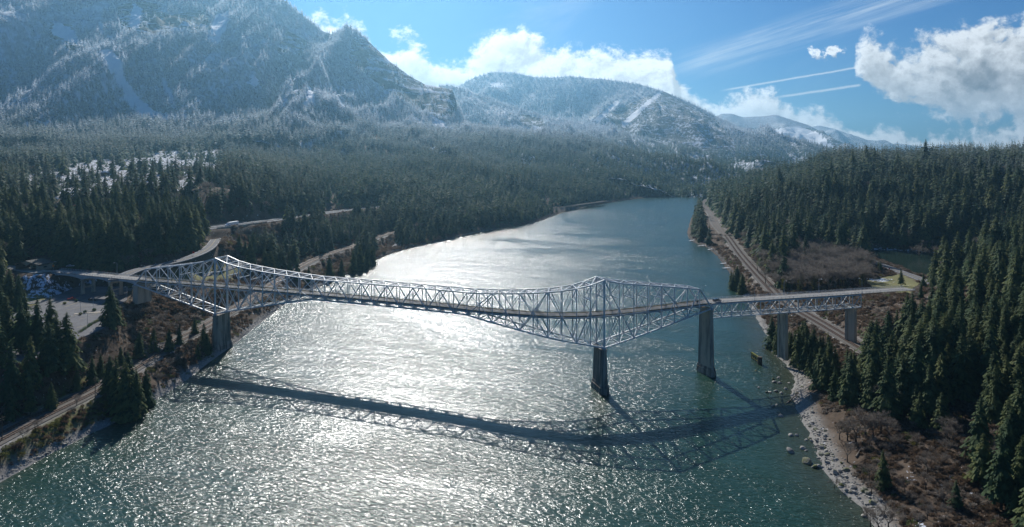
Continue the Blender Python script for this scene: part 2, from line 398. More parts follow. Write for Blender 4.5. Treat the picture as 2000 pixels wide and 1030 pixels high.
# ---------------------------------------------------------------- materials
M = {}
def mat(name, color, rough=0.7, metal=0.0, spec=0.3, noise=None, bump=None, emit=None):
    """noise=(scale, other colour, lo, hi)  bump=(scale, strength, distance)"""
    m = bpy.data.materials.new(name); m.use_nodes = True; t = NT(m.node_tree)
    b = t.n['Principled BSDF']; b.inputs['Roughness'].default_value = rough; b.inputs['Metallic'].default_value = metal
    b.inputs['Specular IOR Level'].default_value = spec
    g = t.new('ShaderNodeNewGeometry'); pos = g.outputs['Position']
    if noise:
        ns = noise if isinstance(noise, list) else [noise]
        c = C(*color)
        for i, (sc, col2, lo, hi) in enumerate(ns):
            vec = pos if not isinstance(sc, tuple) else t.vm('MULTIPLY', pos, sc)
            c = t.mix(t.ss(t.noise(vec, sc if not isinstance(sc, tuple) else 1.0, 5, .6), lo, hi), c, C(*col2))
        t.l.new(c, b.inputs['Base Color'])
    else: b.inputs['Base Color'].default_value = C(*color)
    if bump:
        bn = t.new('ShaderNodeBump'); bn.inputs['Strength'].default_value = bump[1]; bn.inputs['Distance'].default_value = bump[2]
        t.l.new(t.noise(pos, bump[0], 4, .6), bn.inputs['Height']); t.l.new(bn.outputs[0], b.inputs['Normal'])
    M[name] = m; return m
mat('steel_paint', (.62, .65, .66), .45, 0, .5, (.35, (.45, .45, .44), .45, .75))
mat('steel_grey', (.42, .45, .47), .5, 0, .5, (.5, (.30, .31, .30), .45, .75))  # darker grey steel for railings, floor beams, girders, bearings and poles
mat('steel_deck', (.085, .085, .085), .8, 0, .2, [((.6, .6, .6), (.13, .11, .09), .4, .7), (3.0, (.06, .055, .05), .5, .7)])
mat('concrete', (.50, .43, .33), .85, 0, .2, [((.25, .25, .05), (.20, .19, .17), .42, .68), ((1.3, 1.3, .12), (.14, .125, .105), .55, .75)], (1.5, .3, .1))
mat('concrete_stained', (.40, .34, .27), .85, 0, .2, [((.5, .5, .04), (.12, .11, .10), .40, .62), (.25, (.20, .14, .09), .58, .75)], (1.5, .3, .1))
mat('concrete_road', (.33, .31, .28), .85, 0, .2, [(.3, (.22, .21, .19), .4, .7)])
mat('asphalt', (.13, .13, .135), .9, 0, .2, [(.12, (.18, .18, .18), .4, .7), (1.2, (.09, .06, .06), .5, .75)])
mat('line_yellow', (.42, .33, .13), .8, 0, .2, (1.0, (.35, .28, .12), .5, .8))
mat('line_white', (.65, .65, .63), .8, 0, .2, (1.0, (.4, .4, .38), .5, .8))
mat('ballast', (.12, .105, .09), .95, 0, .2, [(.9, (.18, .165, .145), .4, .7), (.08, (.11, .10, .09), .4, .7)], (2.5, .6, .2))
mat('rust_rail', (.19, .105, .06), .6, .3, .4, (.5, (.11, .07, .05), .4, .7))
mat('sleeper', (.07, .055, .045), .9)
mat('bark', (.10, .075, .055), .95, 0, .1, (1.5, (.05, .04, .03), .4, .7))
mat('rock', (.40, .37, .32), .9, 0, .2, [(.6, (.22, .21, .19), .4, .65), (2.5, (.13, .125, .11), .55, .75)], (1.2, .6, .25))
mat('rock_mossy', (.22, .21, .17), .9, 0, .2, [(.5, (.12, .13, .04), .42, .6), (2.5, (.10, .10, .08), .5, .7)], (1.2, .6, .25))
mat('wood_grey', (.24, .20, .16), .85, 0, .2, (.8, (.13, .11, .09), .4, .7))
mat('wood_dark', (.09, .07, .05), .85, 0, .2, (.8, (.05, .04, .03), .4, .7))
mat('moss', (.17, .17, .03), .95, 0, .1, (.6, (.08, .075, .03), .4, .65))
mat('roof_shingle', (.12, .115, .10), .9, 0, .2, (.9, (.08, .078, .07), .4, .7))
mat('wall_tan', (.42, .34, .24), .85, 0, .2, (.6, (.34, .28, .21), .4, .7))
mat('wall_dark', (.13, .10, .08), .85)
mat('paint_white', (.75, .76, .77), .5, 0, .4, (.5, (.62, .63, .64), .5, .8))
mat('paint_red', (.55, .03, .02), .3, 0, .5)
mat('paint_blue_black', (.02, .025, .035), .25, 0, .6)
mat('paint_silver', (.45, .47, .5), .3, .5, .5)
mat('glass_dark', (.015, .02, .025), .06, 0, .6)
mat('rubber', (.02, .02, .02), .8)
mat('chrome', (.6, .6, .6), .25, 1.0)
mat('lamp_white', (.8, .8, .75), .4)
mat('lamp_red', (.45, .02, .015), .4)
mat('sign_orange', (.75, .22, .03), .6)
mat('sign_blue', (.03, .12, .45), .6)
mat('hedge', (.05, .07, .03), .95, 0, .1, (.9, (.03, .045, .02), .4, .7))
mat('snow', (.78, .81, .86), .75, 0, .3, (.3, (.62, .66, .72), .5, .75))
mat('pole_wood', (.13, .10, .075), .9)

def foliage(name, c1, c2, c3, snowy=False):
    m = bpy.data.materials.new(name); m.use_nodes = True; t = NT(m.node_tree)
    b = t.n['Principled BSDF']; b.inputs['Roughness'].default_value = .75; b.inputs['Specular IOR Level'].default_value = .15
    oi = t.new('ShaderNodeObjectInfo'); g = t.new('ShaderNodeNewGeometry'); pos = g.outputs['Position']
    c = t.mix(oi.outputs['Random'], C(*c1), C(*c2))
    n = t.noise(pos, .35, 4, .65)
    c = t.mix(t.ss(n, .42, .66), c, C(*c3))
    if snowy:
        z = t.sep(pos)[2]
        n3 = t.noise(pos, .006, 4, .6)
        hgt = t.ss(t.m('ADD', z, t.m('MULTIPLY', n3, 160.0)), 150.0, 400.0)
        up = t.ss(t.m('ABSOLUTE', t.sep(g.outputs['Normal'])[2]), .15, .9)
        nf = t.ss(t.noise(pos, .30, 3, .6), .25, .7)
        fr = t.m('MULTIPLY', hgt, t.m('ADD', t.m('MULTIPLY', t.m('MULTIPLY', up, nf), 1.2), .40), clamp=True)
        c = t.mix(fr, c, C(.66, .71, .78))
    t.l.new(c, b.inputs['Base Color'])
    tr = t.new('ShaderNodeBsdfTranslucent'); t.l.new(c, tr.inputs['Color'])
    mx = t.new('ShaderNodeMixShader'); mx.inputs[0].default_value = .4
    t.l.new(b.outputs[0], mx.inputs[1]); t.l.new(tr.outputs[0], mx.inputs[2])
    t.l.new(mx.outputs[0], t.n['Material Output'].inputs['Surface'])
    M[name] = m; return m
foliage('needles', (.070, .120, .052), (.180, .195, .060), (.042, .080, .038))
foliage('needles_far', (.050, .095, .058), (.135, .160, .058), (.034, .060, .042), True)
foliage('twigs', (.24, .21, .18), (.30, .26, .22), (.17, .14, .11))
foliage('brush', (.15, .105, .07), (.19, .135, .095), (.09, .062, .042))
foliage('ivy', (.15, .15, .035), (.19, .17, .04), (.08, .085, .025))

def ground_material():
    m = bpy.data.materials.new('ground_soil'); m.use_nodes = True; t = NT(m.node_tree); b = t.n['Principled BSDF']
    b.inputs['Roughness'].default_value = .95; b.inputs['Specular IOR Level'].default_value = .1
    g = t.new('ShaderNodeNewGeometry'); pos = g.outputs['Position']; z = t.sep(pos)[2]
    n1 = t.noise(pos, .09, 6, .65); n2 = t.noise(pos, .7, 4, .6); n3 = t.noise(pos, .02, 5, .6)
    c = t.mix(t.ss(n1, .38, .62), C(.085, .060, .042), C(.13, .095, .068))
    c = t.mix(t.ss(n2, .5, .75), c, C(.055, .045, .032))
    c = t.mix(t.m('MULTIPLY', t.attr('moss'), t.ss(n2, .3, .6)), c, C(.14, .14, .04))
    c = t.mix(t.m('MULTIPLY', t.attr('lawn'), 1.0), c, t.mix(n2, C(.15, .16, .06), C(.23, .20, .10)))
    c = t.mix(t.m('MULTIPLY', t.attr('gravel'), t.ss(n2, .2, .5, .7, 1.0)), c, t.mix(n2, C(.20, .185, .165), C(.34, .325, .30)))
    snow = t.ss(t.m('ADD', t.attr('snow'), t.m('MULTIPLY', t.m('SUBTRACT', t.noise(pos, .33, 6, .75), .5), 4.0)), .42, .58)
    c = t.mix(snow, c, C(.74, .78, .84))
    t.l.new(c, b.inputs['Base Color'])
    bn = t.new('ShaderNodeBump'); bn.inputs['Strength'].default_value = .7; bn.inputs['Distance'].default_value = .5
    t.l.new(n2, bn.inputs['Height']); t.l.new(bn.outputs[0], b.inputs['Normal'])
    M['ground'] = m
ground_material()
def mountain_material(name, treeless):
    """frosted slope: snow, rock bands on the cliffs, and on the far ridges dark timber"""
    m = bpy.data.materials.new(name); m.use_nodes = True; t = NT(m.node_tree); b = t.n['Principled BSDF']
    b.inputs['Roughness'].default_value = .9; b.inputs['Specular IOR Level'].default_value = .1
    g = t.new('ShaderNodeNewGeometry'); pos = g.outputs['Position']; x, y, z = t.sep(pos)
    st = t.noise(t.comb(t.m('MULTIPLY', x, .006), t.m('MULTIPLY', y, .006), t.m('MULTIPLY', z, .028 if treeless else .045)), 1.0, 7, .75, 1.2 if treeless else .5)
    fine = t.noise(pos, .05, 6, .7)
    rockf = t.ss(t.m('ADD', t.m('MULTIPLY', st, .5 if treeless else .78), t.m('MULTIPLY', fine, .5 if treeless else .22)), .44, .49)
    rockc = t.mix(fine, C(.045, .042, .040), C(.11, .105, .10))
    snowc = C(.72, .76, .82)
    cliff = t.mix(rockf, snowc, rockc)
    timber = t.ss(t.noise(t.comb(t.m('MULTIPLY', x, .05), t.m('MULTIPLY', y, .05), t.m('MULTIPLY', z, .012)), 1.0, 5, .75), .40, .56)
    low = t.ss(t.m('ADD', z, t.m('MULTIPLY', fine, 200.0)), 250., 900., 1.0, .35)
    floor = t.mix(t.m('MULTIPLY', timber, t.m('MULTIPLY', low, 1.0 if treeless else .8)), snowc, C(.045, .055, .05))
    c = t.mix(t.ss(t.m('ADD', t.attr('rock'), t.m('MULTIPLY', t.m('SUBTRACT', fine, .5), .6)), .4, .6), floor, cliff)
    c = t.mix(t.ss(t.m('ADD', t.attr('snow'), t.m('MULTIPLY', t.m('SUBTRACT', fine, .5), .7)), .42, .55), c, C(.90, .92, .95))
    t.l.new(c, b.inputs['Base Color'])
    bn = t.new('ShaderNodeBump'); bn.inputs['Strength'].default_value = .9; bn.inputs['Distance'].default_value = 14.0 if treeless else 8.0
    t.l.new(t.m('ADD', t.m('MULTIPLY', st, .6), t.m('MULTIPLY', fine, .8)), bn.inputs['Height']); t.l.new(bn.outputs[0], b.inputs['Normal'])
    M[name] = m
mountain_material('mountain', False); mountain_material('mountain_far', True)

def water_material(name, deep, pondy=False):
    m = bpy.data.materials.new(name); m.use_nodes = True; t = NT(m.node_tree); b = t.n['Principled BSDF']
    g = t.new('ShaderNodeNewGeometry'); pos = g.outputs['Position']
    b.inputs['IOR'].default_value = 1.33 if pondy else 1.33
    sh = t.attr('shallow'); big = t.noise(pos, .012, 4, .6)
    c = t.mix(t.ss(big, .35, .7), C(*deep), C(deep[0] * 1.4, deep[1] * 1.25, deep[2] * 1.25))
    c = t.mix(t.m('MULTIPLY', sh, .7), c, C(.05, .052, .03))
    t.l.new(c, b.inputs['Base Color'])
    b.inputs['Roughness'].default_value = .19 if not pondy else .05
    # wind-driven wavelets: crests lie across the wind
    rot = t.new('ShaderNodeVectorRotate', rotation_type='Z_AXIS'); t.l.new(pos, rot.inputs['Vector']); rot.inputs['Angle'].default_value = R(28)
    rp = rot.outputs[0]; wx, wy, wz = t.sep(rp)
    def wave(sx, sy, d, r, dist): return t.noise(t.comb(t.m('MULTIPLY', wx, sx), t.m('MULTIPLY', wy, sy), 0.0), 1.0, d, r, dist)
    w1 = wave(.34, .70, 3, .6, .6); w2 = wave(1.0, 1.9, 3, .6, .4); w3 = wave(.05, .10, 3, .5, .3)
    gust = t.ss(t.noise(t.comb(t.m('MULTIPLY', wx, .006), t.m('MULTIPLY', wy, .018), 0.0), 1.0, 5, .65, .8), .30, .66, .5, 1.12)
    hgt = t.m('ADD', t.m('ADD', t.m('MULTIPLY', w1, 1.25), t.m('MULTIPLY', w2, .22)), t.m('MULTIPLY', w3, 1.6))
    hgt = t.m('MULTIPLY', hgt, gust)
    bn = t.new('ShaderNodeBump'); bn.inputs['Strength'].default_value = 1.0 if not pondy else .08; bn.inputs['Distance'].default_value = WAVE
    t.l.new(hgt, bn.inputs['Height']); t.l.new(bn.outputs[0], b.inputs['Normal'])
    M[name] = m
WAVE = .60
water_material('river_water', (.012, .042, .028)); water_material('pond_water', (.018, .034, .026), True)

# ---------------------------------------------------------------- ground sheet
def axis(lo, hi, fine0, fine1, step, grow, mx):
    a = list(np.arange(fine0, fine1, step)); s = step; v = a[-1]
    while v < hi: s = min(s * grow, mx); v += s; a.append(v)
    s = step; v = a[0]; pre = []
    while v > lo: s = min(s * grow, mx); v -= s; pre.append(v)
    return np.array(pre[::-1] + a)
def grid_faces(nx, ny):
    i = np.arange(nx * ny).reshape(ny, nx)
    return np.stack([i[:-1, :-1].ravel(), i[:-1, 1:].ravel(), i[1:, 1:].ravel(), i[1:, :-1].ravel()], 1)
def set_attr(me, name, v):
    a = me.attributes.new(name, 'FLOAT', 'POINT'); a.data.foreach_set('value', np.asarray(v, dtype=np.float32).ravel())
def blobs(X, Y, Z, polys, soft=0):
    """1 where a point of the land lies in one of the outlines read off the photograph"""
    px, py = to_px(X, np.maximum(Y, 1), Z); r = np.zeros(X.shape)
    for p in polys: r = np.maximum(r, in_poly(px, py, p))
    return r
snow_px = [[(20, 352), (90, 330), (180, 312), (330, 300), (440, 318), (420, 352), (330, 385), (250, 372), (150, 395), (60, 385)], [(250, 300), (420, 290), (460, 330), (300, 350)],
           [(40, 538), (95, 534), (150, 565), (110, 585), (50, 580)], [(165, 545), (200, 550), (185, 562), (160, 556)], [(1570, 708), (1612, 714), (1602, 735), (1575, 722)], [(1760, 905), (1775, 908), (1800, 938), (1785, 944)], [(1795, 904), (1822, 908), (1800, 916)], [(1790, 1015), (1840, 1018), (1835, 1030), (1780, 1030)],
           [(1690, 543), (1750, 545), (1735, 551), (1692, 549)], [(1640, 482), (1720, 484), (1900, 498), (1930, 510), (1900, 505), (1790, 491), (1640, 487)],
           [(770, 470), (800, 468), (790, 480), (765, 484)], [(960, 280), (1000, 284), (990, 300), (965, 296)], [(540, 560), (560, 556), (556, 566)]]
lawn_px = [[(1690, 548), (1760, 535), (1800, 555), (1780, 575), (1700, 572)], [(260, 560), (200, 575), (330, 535), (430, 515), (480, 520), (450, 545), (330, 555)], [(0, 565), (95, 575), (90, 595), (0, 600)]]
moss_px = [[(0, 830), (60, 800), (200, 730), (240, 770), (160, 850), (60, 900), (0, 930)]]
gx = axis(-8000, 9000, -420, 620, 4.0, 1.035, 260); gy = axis(-300, 14000, 170, 860, 4.0, 1.03, 260)
XX, YY = np.meshgrid(gx, gy); ZZ = ground(XX, YY)
me = np_mesh('ground', np.stack([XX.ravel(), YY.ravel(), ZZ.ravel()], 1), grid_faces(len(gx), len(gy)), [M['ground']], True)
S0 = shore(XX, YY)
set_attr(me, 'snow', blobs(XX, YY, ZZ, snow_px) * .56 - .10 + .10 * sstep(900, 1500, YY) + .1 * sstep(150, 260, ZZ) - .5 * sstep(3, 0, S0))
set_attr(me, 'lawn', blobs(XX, YY, ZZ, lawn_px)); set_attr(me, 'moss', blobs(XX, YY, ZZ, moss_px))
gr = np.maximum(sstep(5, 2, S0) * (YY < 620), sstep(8, 4, S0) * (XX > 0) * (YY < 400) * .9)
for pts, hw, _ in flats[:2]:
    dd, _z = seg_dist(XX, YY, pts); gr = np.maximum(gr, sstep(hw + 1.5, hw - 1, dd))
set_attr(me, 'gravel', gr)
tag(link('ground', me), kind='structure')

# ---------------------------------------------------------------- water
wx_ = axis(-600, 5600, -420, 620, 8.0, 1.06, 120); wy_ = axis(-320, 3900, -320, 1600, 8.0, 1.05, 60)
WX, WY = np.meshgrid(wx_, wy_); Sw = shore(WX, WY)
Fw = grid_faces(len(wx_), len(wy_)); keep = (Sw.ravel()[Fw] < 14).any(1); Fw = Fw[keep]
used = np.unique(Fw); remap = -np.ones(WX.size, int); remap[used] = np.arange(len(used))
me = np_mesh('river', np.stack([WX.ravel(), WY.ravel(), np.zeros(WX.size)], 1)[used], remap[Fw], [M['river_water']], True)
shal = sstep(-26, -1, Sw) * (WX > 0) * (WY < 520) + sstep(-7, -1, Sw) * .5
set_attr(me, 'shallow', np.clip(shal, 0, 1).ravel()[used])
tag(link('river', me), kind='structure')
pb = MB(); pb.prism(pond_poly, POND_Z - .6, POND_Z); o = pb.build('pond', M['pond_water']); tag(o, kind='structure')

# ---------------------------------------------------------------- mountains
def resample(pts, step):
    pts = np.array(pts, float); d = np.r_[0, np.cumsum(np.hypot(np.diff(pts[:, 0]), np.diff(pts[:, 1])))]
    s = np.arange(0, d[-1], step); return s, np.stack([np.interp(s, d, pts[:, i]) for i in range(3)], 1), d
class Ridge:
    """a mountain laid out from its crest line: s runs along the crest, t (metres) down the side that faces the river"""
    def __init__(m, name, crest, depth, slope, seed, butt, step, mt, back=260, dirn=(0, -1), rock=(), snow=(), exp=1.0, jag=6):
        m.crest = [T(*c) for c in crest]; m.seed = seed; m.slope = slope; m.butt = butt; m.dirn = np.array(dirn, float) / np.hypot(*dirn); m.exp = exp; m.jag = jag
        m.pts = np.array(m.crest); m.d = np.r_[0, np.cumsum(np.hypot(np.diff(m.pts[:, 0]), np.diff(m.pts[:, 1])))]; m.L = m.d[-1]; m.depth = depth
        ss = np.arange(0, m.L + step, step); tt = np.r_[-back, -back / 2, np.arange(-step * 2, depth, step)]
        S, Tt = np.meshgrid(ss, tt); X, Y, Z = m.pos(S, Tt); m.rock = rock; m.snow = snow
        me = np_mesh(name, np.stack([X.ravel(), Y.ravel(), Z.ravel()], 1), grid_faces(len(ss), len(tt))[:, ::-1], [mt], True)
        set_attr(me, 'rock', blobs(X, Y, Z, rock)); set_attr(me, 'snow', blobs(X, Y, Z, snow))
        tag(link(name, me), kind='structure')
    def pos(m, S, Tt):
        cx, cy, cz = (np.interp(S, m.d, m.pts[:, i]) for i in range(3))
        q = np.clip(Tt / m.depth, 0, 1)
        wob = (fbm(S / 260, Tt / 500, m.seed, 3) - .5) * 220 * sstep(.05, .5, q)
        g = ridged((S + wob) / m.butt, Tt / (m.butt * 4), m.seed + 5, 4) - .62
        g2 = fbm(S / 60, Tt / 60, m.seed + 9, 4) - .5
        amp = m.depth * .24 * (sstep(.03, .45, q) * (1 - .45 * sstep(.6, 1, q)))
        base = m.slope
        Z = np.where(Tt < 0, cz - .7 * np.abs(Tt), base + (cz - base) * (1 - q) ** m.exp) + g * amp + g2 * (m.jag + 22 * sstep(.05, .3, q)) - g2 * 0
        X = cx + m.dirn[0] * Tt + (fbm(S / 200, Tt / 200, m.seed + 3, 3) - .5) * 60 * sstep(0.02, .2, q); Y = cy + m.dirn[1] * Tt
        return X, Y, Z
rock1 = [[(690, 70), (740, 90), (800, 135), (860, 160), (896, 180), (893, 210), (880, 232), (850, 228), (800, 205), (760, 180), (720, 150), (680, 120)], [(230, 10), (300, 0), (330, 30), (400, 20), (420, 60), (360, 60), (300, 70), (250, 60), (230, 40)],
         [(100, 40), (140, 50), (160, 90), (140, 100), (95, 70)], [(560, 60), (600, 80), (590, 110), (540, 100)]]
snow1 = [[(190, 100), (215, 96), (238, 120), (242, 150), (265, 185), (300, 218), (352, 225), (350, 240), (300, 252), (270, 235), (255, 215), (235, 170), (205, 125)], [(312, 150), (322, 152), (340, 190), (345, 215), (330, 200), (318, 172)], [(605, 165), (612, 185), (614, 205), (592, 212), (598, 190)],
         [(645, 180), (662, 190), (676, 212), (668, 210)], [(795, 218), (830, 240), (850, 250), (812, 240)], [(838, 222), (878, 245), (880, 254), (846, 252)], [(490, 140), (505, 160), (498, 175), (488, 160)], [(520, 165), (530, 182), (524, 186)], [(190, 40), (205, 45), (200, 68), (192, 60)],
         [(420, 30), (448, 20), (442, 60), (425, 90), (405, 75)], [(105, 42), (140, 55), (160, 92), (130, 80), (100, 66)], [(260, 5), (280, 20), (270, 60), (250, 50)]]
ridges = []
ridges.append(Ridge('mountain', [(-420, -40, 2900), (-250, -60, 2950), (-60, -50, 3000), (80, -45, 2950), (180, -50, 2950), (260, -40, 2950), (330, -35, 3000), (400, -15, 3050), (440, 2, 3080), (470, -15, 3000), (520, -14, 2950), (560, 4, 2950), (600, 38, 2980), (640, 66, 3050), (655, 68, 3080), (680, 52, 3050),
     (700, 64, 3080), (720, 80, 3100), (760, 118, 3150), (800, 150, 3200), (830, 165, 3230), (860, 170, 3250), (884, 176, 3270), (893, 205, 3280), (905, 235, 3290), (930, 262, 3300)], 1500, 120, 4, 300, 9.0, M['mountain'], 300, (0.02, -1), rock1, snow1, 1.35, 12))
ridges.append(Ridge('wooded_ridge', [(860, 165, 4700), (900, 172, 4600), (950, 190, 4500), (1010, 212, 4400), (1080, 232, 4300), (1180, 248, 4200), (1250, 268, 4100), (1310, 300, 4000), (1360, 330, 3950)], 1300, 60, 14, 380, 16.0, M['mountain'], 300, (0, -1),
     [[(1010, 222), (1060, 232), (1070, 250), (1020, 245)]], [[(1040, 245), (1062, 250), (1055, 260), (1045, 256)]], 1.2))
ridges.append(Ridge('foothill', [(820, 262, 2950), (900, 262, 2900), (1000, 262, 2850), (1060, 255, 2850), (1150, 272, 2750), (1230, 296, 2700), (1330, 326, 2650), (1400, 345, 2650), (1450, 356, 2800)], 900, 20, 24, 300, 16.0, M['mountain'], 200, (0, -1), exp=1.1))
rock2 = [[(1180, 225), (1260, 190), (1300, 180), (1400, 235), (1440, 290), (1360, 300), (1260, 290)], [(1420, 290), (1500, 295), (1490, 310), (1420, 305)]]
snow2 = [[(1212, 242), (1285, 180), (1292, 184), (1218, 250)], [(1160, 235), (1205, 195), (1210, 200), (1170, 240)], [(1260, 270), (1290, 278), (1270, 292), (1240, 298)], [(955, 160), (985, 163), (980, 172), (958, 170)]]
ridges.append(Ridge('mountain', [(800, 200, 6200), (860, 185, 6200), (900, 166, 6200), (930, 150, 6200), (965, 140, 6200), (1000, 141, 6200), (1040, 150, 6200), (1075, 152, 6200), (1110, 149, 6200), (1180, 155, 6100), (1250, 165, 6000), (1300, 180, 5900), (1350, 203, 5900), (1400, 228, 5900), (1440, 250, 5900), (1480, 276, 5900), (1530, 300, 5900), (1580, 318, 5900)], 2000, 60, 31, 560, 20.0, M['mountain_far'], 400, (-.1, -1), rock2[:1], snow2, 1.25, 4))
snow3 = [[(1470, 258), (1530, 250), (1560, 246), (1600, 262), (1640, 300), (1560, 290), (1500, 285)]]
ridges.append(Ridge('mountain', [(1340, 255, 9500), (1380, 236, 9500), (1410, 222, 9500), (1430, 222, 9500), (1450, 229, 9500), (1490, 227, 9500), (1515, 224, 9500), (1540, 232, 9500), (1580, 245, 9500), (1610, 262, 9400), (1640, 282, 9400), (1680, 305, 9400), (1720, 325, 9300)], 2600, 20, 41, 700, 34.0, M['mountain_far'], 500, (-.35, -1), [[(1450, 250), (1640, 250), (1700, 320), (1500, 300)]], snow3, 1.25, 4))
ridges.append(Ridge('mountain', [(1520, 262, 12500), (1570, 250, 12500), (1600, 245, 12500), (1630, 252, 12500), (1670, 266, 12500), (1700, 278, 12500), (1730, 290, 12500), (1760, 289, 12500), (1790, 293, 12500), (1830, 300, 12500), (1900, 310, 12500)], 2600, 20, 51, 900, 50.0, M['mountain_far'], 500, (-.35, -1), exp=1.2, jag=5))

#PART2
# ---------------------------------------------------------------- the bridge
DECK = 39.0
plan = [(-330, 461), (-241, 425), (-180, 403), (-110, 378.5), (-40.5, 351.5), (-12.8, 339), (20, 329.5), (46, 332.5), (76, 344), (109, 359), (133, 366), (180, 378), (224, 390.5), (262, 398.5)]
def smooth(pts, n=8):
    out = []
    for i in range(len(pts) - 1):
        p0 = pts[max(i - 1, 0)]; p1 = pts[i]; p2 = pts[i + 1]; p3 = pts[min(i + 2, len(pts) - 1)]
        for k in range(n):
            t = k / n
            out.append(tuple(.5 * (2 * p1[j] + (p2[j] - p0[j]) * t + (2 * p0[j] - 5 * p1[j] + 4 * p2[j] - p3[j]) * t * t + (3 * p1[j] - p0[j] - 3 * p2[j] + p3[j]) * t ** 3) for j in range(len(p1))))
    out.append(tuple(pts[-1])); return out
near_line = np.array(smooth(plan)); _nd = np.r_[0, np.cumsum(np.hypot(*np.diff(near_line, axis=0).T))]
WID = 10.2
def along(s):                                       # point of the near truss line and the direction across the bridge (away from the viewer)
    x = np.interp(s, _nd, near_line[:, 0]); y = np.interp(s, _nd, near_line[:, 1])
    e = 6.0; x1, y1 = np.interp(s - e, _nd, near_line[:, 0]), np.interp(s - e, _nd, near_line[:, 1]); x2, y2 = np.interp(s + e, _nd, near_line[:, 0]), np.interp(s + e, _nd, near_line[:, 1])
    dx, dy = x2 - x1, y2 - y1; L = math.hypot(dx, dy); return x, y, -dy / L, dx / L
def s_at(px):
    cols = CX + F * near_line[:, 0] / near_line[:, 1]; return float(np.interp(px, cols, _nd))
def bp(s, w, z):
    x, y, nx, ny = along(s); return Vector((x + nx * w, y + ny * w, z))
def heading(s):
    x, y, nx, ny = along(s); return math.atan2(-nx, ny)

sL, sT1, sM0, sM1, sT2, sR, sE = s_at(264), s_at(420), s_at(611), s_at(912), s_at(1180), s_at(1391), s_at(1684)
nodes = list(np.linspace(sL, sT1, 8)) + list(np.linspace(sT1, sM0, 9))[1:] + list(np.linspace(sM0, sM1, 13))[1:] + list(np.linspace(sM1, sT2, 11))[1:] + list(np.linspace(sT2, sR, 9))[1:]
N = len(nodes); iT1 = 7; iM0 = 15; iM1 = 27; iT2 = 37
def topz(i):
    s = nodes[i]
    prof = [(0, 56.6), (.12, 53.9), (.25, 52.2), (.5, 50.3), (.75, 49.0), (1, 48.0)]
    f = lambda t: float(np.interp(t, *zip(*prof)))
    if i <= iT1: return float(np.interp((sT1 - s) / (sT1 - sL), [0, .14, .3, .6, .87, 1], [56.6, 53.8, 51.8, 49.0, 46.6, 46]))
    if i <= iM0: return f((s - sT1) / (sM0 - sT1))
    if i <= iM1: return 48.0
    if i <= iT2: return f((sT2 - s) / (sT2 - sM1))
    return float(np.interp((s - sT2) / (sR - sT2), [0, .125, .3, .6, .87, 1], [56.6, 54.6, 53.0, 50.2, 47.6, 46.8]))
def botz(i):
    s = nodes[i]
    if i <= iT1: return 36.4 + (22.8 - 36.4) * ((s - sL) / (sT1 - sL)) ** 1.03
    if i <= iM0: t = (s - sT1) / (sM0 - sT1); return 22.8 + 13.9 * t ** .92
    if i <= iM1: return 36.7
    if i <= iT2: t = (sT2 - s) / (sT2 - sM1); return 22.8 + 13.9 * t ** .92
    return 36.4 + (22.8 - 36.4) * ((sR - s) / (sR - sT2)) ** 1.03
bridge = tag(empty('truss_bridge', (float(near_line[60, 0]), float(near_line[60, 1]), 0)), 'long silver steel truss road bridge on concrete piers crossing the whole river', 'bridge')
def rel(o):                                        # keep world shape while parenting to the bridge
    o.matrix_parent_inverse = bridge.matrix_world.inverted() if o.parent is bridge else o.matrix_parent_inverse
    return o
bpy.context.view_layer.update()
BO = Vector(bridge.location)
def bbuild(mb, name, mt, parent=None, smooth_=False):
    """a part of the bridge; its points are kept relative to the bridge's own origin"""
    mb.v = [(v[0] - BO[0], v[1] - BO[1], v[2] - BO[2]) for v in mb.v]
    return mb.build(name, mt, parent if parent is not None else bridge, smooth_)
